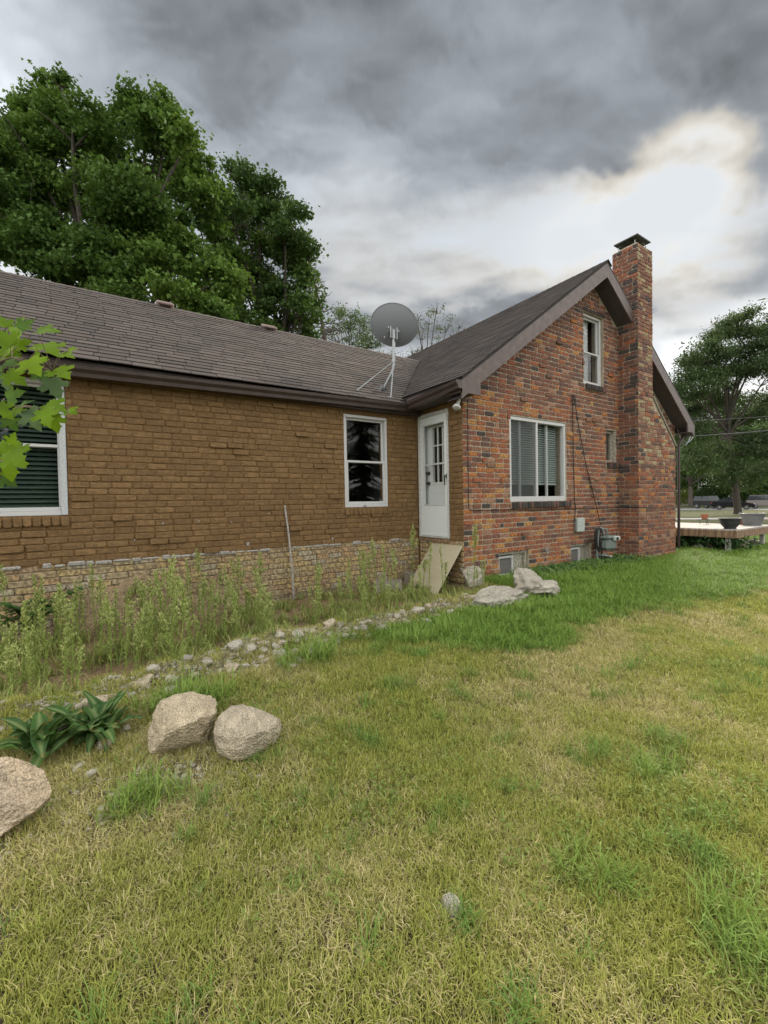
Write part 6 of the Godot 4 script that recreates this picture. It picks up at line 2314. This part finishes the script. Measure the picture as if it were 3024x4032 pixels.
func maple_leaf() -> Array:
	# toothed five-lobed outline, the stalk at the origin and the tip at y = 1
	var half := [Vector2(0.0, 0.0), Vector2(0.10, -0.10), Vector2(0.20, -0.05), Vector2(0.34, -0.13), Vector2(0.36, -0.02), Vector2(0.52, 0.02), Vector2(0.40, 0.12), Vector2(0.44, 0.24), Vector2(0.62, 0.30), Vector2(0.72, 0.42), Vector2(0.60, 0.46), Vector2(0.58, 0.58), Vector2(0.42, 0.55), Vector2(0.24, 0.47), Vector2(0.26, 0.62), Vector2(0.36, 0.70), Vector2(0.22, 0.76), Vector2(0.14, 0.88), Vector2(0.0, 1.06)]
	var out := half.duplicate()
	for k in range(half.size() - 2, 0, -1):
		out.append(Vector2(-half[k].x, half[k].y))
	return out

func build_branch(_dm: Array) -> void:
	# a young maple whose twigs reach in beside the wide window; its stem stands outside the picture
	rng.seed = 801
	var stem := deep(-520, 2100, 1.9)
	stem.y = ground(stem.x, stem.z)
	var t := thing("maple_sapling", "young maple branch with bright lobed leaves before the wide window", "tree", stem)
	var wood := MB.new()
	var hub := deep(-480, 1480, 1.9) - stem
	wood.tube([Vector3(0, -0.1, 0), Vector3(0.02, hub.y * 0.5, 0), hub, hub + Vector3(0.05, 0.5, 0.0)], [0.018, 0.014, 0.011, 0.006], 8)
	var outline := maple_leaf()
	var poly := PackedVector2Array(outline)
	var tri := Geometry2D.triangulate_polygon(poly)
	var mats := leafy(Color.WHITE, 0.7, true)
	var tones := [Color(0.15, 0.25, 0.016), Color(0.12, 0.21, 0.016), Color(0.075, 0.145, 0.028), Color(0.09, 0.145, 0.08)]
	var twigs := [[[0.0, 1424.0], [45.0, 1408.0], [110.0, 1425.0], [205.0, 1460.0]], [[0.0, 1590.0], [60.0, 1600.0], [150.0, 1605.0], [270.0, 1625.0]], [[0.0, 1820.0], [40.0, 1810.0], [70.0, 1790.0]]]
	for q in twigs:
		var pts := [hub * rr(0.8, 0.97)]
		for p in q:
			pts.append(deep(p[0], p[1], 1.75) - stem)
		wood.tube(pts, [0.007, 0.0045, 0.0035, 0.0028, 0.002].slice(0, pts.size()), 6)
	# [x, y of the leaf's middle, width in photo pixels, turn of its tip in the picture (0 = up, clockwise), tone]
	var list := [[68, 1300, 120, 0.3, 1], [185, 1300, 95, 1.3, 1], [195, 1370, 110, 2.0, 0], [20, 1330, 90, -0.6, 1], [88, 1352, 70, 0.9, 1], [262, 1398, 60, 1.6, 0], [130, 1440, 105, 2.3, 0], [240, 1465, 100, 1.9, 0], [60, 1488, 85, 2.0, 1], [215, 1525, 95, 2.7, 3], [150, 1420, 80, 1.2, 1], [25, 1395, 85, -0.9, 1], [55, 1555, 85, 1.0, 2], [215, 1600, 95, 1.7, 1], [280, 1620, 62, 1.7, 0], [130, 1650, 100, 2.7, 3], [180, 1640, 95, 2.6, 1], [215, 1665, 80, 2.9, 1], [45, 1668, 65, 2.4, 2], [20, 1500, 75, 3.0, 3], [62, 1800, 120, 2.2, 1], [35, 1840, 110, 2.8, 0], [85, 1772, 60, 1.2, 2], [20, 1760, 70, -0.4, 1], [30, 1895, 70, 1.9, 2], [75, 1620, 75, 1.4, 1], [10, 1455, 70, 0.2, 2], [285, 1375, 40, 1.2, 0], [15, 1265, 60, -0.5, 1], [45, 1365, 80, -0.2, 0], [100, 1275, 70, 0.6, 2], [40, 1430, 80, 1.6, 2], [160, 1480, 70, 2.1, 2], [95, 1590, 80, 0.8, 2], [15, 1620, 80, 2.2, 1], [50, 1730, 60, 0.4, 1]]
	for q in list:
		var d := 1.75 + rr(-0.16, 0.16)
		var size: float = q[2] * d / F * 0.86
		var tip: Vector3 = (UPV * cos(q[3]) + RT * sin(q[3])).normalized()
		tip = (tip + FW * rr(-0.55, 0.35) - Vector3(0, 0.1, 0)).normalized()
		var nrm := (-FW * rr(0.55, 1.0) + Vector3.UP * rr(0.2, 0.9) + RT * rr(-0.4, 0.4)).normalized()
		nrm = (nrm - tip * nrm.dot(tip)).normalized()
		var sd := tip.cross(nrm).normalized()
		var mb := MB.new()
		mb.tint = true
		var c := deep(q[0], q[1], d) - stem - tip * size * 0.45
		for p in outline:
			mb.col = tones[q[4]] * rr(0.85, 1.15)
			mb.pt(c + sd * p.x * size + tip * p.y * size + nrm * size * (0.14 * absf(p.x) - 0.18 * p.y * p.y + rr(-0.015, 0.015)))
		for k in range(0, tri.size(), 3):
			mb.face(tri[k], tri[k + 1], tri[k + 2])
		part("leaf", mb, mats, t)
		# leaf stalk back to the nearest twig
		var best := hub
		var bd := 1e9
		for tw in twigs:
			for p in tw:
				var w := deep(p[0], p[1], 1.75) - stem
				if w.distance_to(c) < bd:
					bd = w.distance_to(c)
					best = w
		wood.tube([best, best.lerp(c, 0.6) + Vector3(0, 0.012, 0), c], [0.0016, 0.0013, 0.0012], 4, false)
	part("trunk", wood, mat(lin(0.14, 0.11, 0.075), 0.85), t)

# ---------------------------------------------------------------- lawn
func build_lawn() -> void:
	var gm := leafy(Color.WHITE, 0.4, true)
	var mown := []
	for k in 4:
		mown.append(tuft(820 + k, 16, 0.042, 0.022, 0.05, 0.0026, 0.15, 0.95, 0.2).mesh(gm))
	var thatch := []
	for k in 3:
		thatch.append(tuft(830 + k, 16, 0.05, 0.025, 0.055, 0.0024, 0.6, 1.4).mesh(gm))
	var tall := []
	for k in 4:
		tall.append(tuft(840 + k, 18, 0.06, 0.09, 0.19, 0.0048, 0.2, 1.05).mesh(gm))
	rng.seed = 850
	var bins := []
	for k in 11:
		bins.append([[], []])
	var depth_steps := [[0.8, 2.6, 3000.0, 1.0], [2.6, 4.5, 1700.0, 1.15], [4.5, 8.0, 700.0, 1.45], [8.0, 14.0, 170.0, 1.9], [14.0, 19.0, 14.0, 4.0]]
	for q in depth_steps:
		var reach: float = q[1]
		var area: float = (q[1] * q[1] - q[0] * q[0]) * 0.92
		for k in int(area * q[2]):
			var z := sqrt(rr(q[0] * q[0], q[1] * q[1]))
			var sx := rr(-0.92, 0.92)
			var p := EYE + (FW + RT * sx) * z
			var x := p.x
			var zz := p.z
			if zz < 0.03 and x < 7.1 or x > 4.3 and x < 6.0 and zz < 0.42 or (x > 7.15 and x < 9.7 and zz < 1.0):
				continue
			var b := bed(x, zz)
			if x < 0.2 and zz - ridge_z(x) < rr(-0.3, 0.42):
				if rng.randf() < 0.93 or b > 0.9:
					continue
			var y := ground(x, zz)
			if not shown(Vector3(x, y, zz), 80.0):
				continue
			# bare worn patches
			var bare := exp(-(pow((x + 4.35) / 0.42, 2.0) + pow((zz - 2.35) / 0.2, 2.0))) + exp(-(pow((x + 2.05) / 0.14, 2.0) + pow((zz - 3.66) / 0.09, 2.0)))
			if rng.randf() < bare * 0.8:
				continue
			var lu := lush(x, zz) if z < 14.0 else 0.3
			var dr := dryness(x, zz)
			var sc: float = q[3] * rr(0.75, 1.25)
			var t := Transform3D(Basis(Vector3.UP, rr(0, TAU)) * Basis.from_scale(Vector3(sc, sc * rr(0.8, 1.2), sc)), Vector3(x, y - 0.003, zz))
			if z >= 14.0:
				t.basis = t.basis * Basis.from_scale(Vector3(1, 0.5, 1))
			var c := Color(0.285, 0.33, 0.068).lerp(Color(0.43, 0.435, 0.12), rng.randf())
			var which := rng.randi() % 4
			var clump := n_lawn.get_noise_2d(x * 5.0 + 90.0, zz * 5.0)
			if rng.randf() < lu:
				c = Color(0.16, 0.28, 0.05).lerp(Color(0.25, 0.37, 0.08), rng.randf())
				which = 7 + rng.randi() % 4
				t.basis = t.basis * Basis.from_scale(Vector3(0.8, (0.5 if x > 0.8 else 0.5), 0.8) / maxf(1.0, q[3] * 0.8))
			elif rng.randf() < dr * 0.64 + 0.04:
				c = Color(0.52, 0.455, 0.20).lerp(Color(0.63, 0.56, 0.30), rng.randf())
				which = 4 + rng.randi() % 3
			elif clump > 0.38 and rng.randf() < 0.2:
				c = Color(0.15, 0.265, 0.06).lerp(Color(0.22, 0.33, 0.08), rng.randf())
				which = 7 + rng.randi() % 4
				t.basis = t.basis * Basis.from_scale(Vector3(0.6, 0.55, 0.6) / maxf(1.0, q[3] * 0.8))
			else:
				c = c.lerp(Color(0.44, 0.42, 0.15), clampf(dr - 0.25, 0.0, 0.6))
			c = c * rr(0.82, 1.2)
			c.a = 1.0
			bins[which][0].append(t)
			bins[which][1].append(c)
	# single strong clumps of long grass
	for q in [[1260.0, 2590.0, 1.1, 22], [1150.0, 2620.0, 0.9, 14], [560.0, 3160.0, 0.8, 16], [620.0, 3120.0, 0.7, 10], [2050.0, 2430.0, 1.2, 20], [1900.0, 2450.0, 1.0, 20], [1750.0, 2500.0, 1.0, 24], [1600.0, 2540.0, 0.9, 20], [2350.0, 3430.0, 0.6, 12], [2450.0, 3480.0, 0.55, 10], [2970.0, 3720.0, 0.8, 16], [2900.0, 3560.0, 0.6, 10], [2760.0, 3520.0, 0.5, 8], [3010.0, 3900.0, 0.7, 10], [760.0, 2790.0, 1.2, 22], [660.0, 2800.0, 1.1, 16], [1860.0, 2800.0, 0.4, 8], [2150.0, 2405.0, 1.0, 14], [1050.0, 2960.0, 0.6, 6], [1840.0, 2290.0, 1.3, 10], [2060.0, 2260.0, 1.2, 8], [2400.0, 2960.0, 0.5, 12], [2560.0, 3060.0, 0.7, 16], [2620.0, 3030.0, 0.7, 12]]:
		var o := on_ground(q[0], q[1])
		for k in q[3]:
			var x: float = o.x + rng.randfn(0, 0.07)
			var zz: float = o.z + rng.randfn(0, 0.07)
			var c := Color(0.19, 0.30, 0.06).lerp(Color(0.29, 0.40, 0.10), rng.randf())
			bins[7 + k % 4][0].append(Transform3D(Basis(Vector3.UP, rr(0, TAU)) * Basis.from_scale(Vector3.ONE * q[2] * rr(0.8, 1.3)), Vector3(x, ground(x, zz) - 0.004, zz)))
			bins[7 + k % 4][1].append(c)
	# clover and plantain in loose patches
	var clo := leaf_cluster("oval", 8, 0.03, 0.022, 870).mesh(gm)
	rng.seed = 871
	var xf := []
	var cl := []
	for j in 26:
		var o := on_ground(rr(500, 3024), pow(rng.randf(), 1.6) * 1350.0 + 2620.0)
		for k in 22:
			var x := o.x + rng.randfn(0, 0.09)
			var zz := o.z + rng.randfn(0, 0.09)
			if zz < ridge_z(x) + 0.2:
				continue
			xf.append(Transform3D(Basis(Vector3.UP, rr(0, TAU)) * Basis.from_scale(Vector3.ONE * rr(0.7, 1.4)), Vector3(x, ground(x, zz) + rr(0.012, 0.035), zz)))
			cl.append(Color(0.17, 0.25, 0.06).lerp(Color(0.27, 0.32, 0.09), rng.randf()))
	tag(swarm("clover", clo, xf, cl), "small round-leaved clover patches dotted through the lawn", "clover", "", "stuff")
	var names := [["mown_grass", "short mown lawn grass, green and yellow"], ["dry_grass", "straw-coloured dead grass matted in the lawn"], ["long_grass", "longer lush green grass by the walls and rubble"]]
	for k in 11:
		var m: Mesh = mown[k] if k < 4 else thatch[k - 4] if k < 7 else tall[k - 7]
		var nm: Array = names[0 if k < 4 else 1 if k < 7 else 2]
		if bins[k][0].size():
			tag(swarm(nm[0], m, bins[k][0], bins[k][1]), nm[1], "grass", "", "stuff")
func more() -> void:
	build_rocks()
	build_fixtures()
	build_deck()
	build_street()
	build_trees()
	build_plants()
	build_lawn()

func _ready() -> void:
	rng.seed = 7
	setup()
	materials()
	build_ground()
	build_house()
	more()
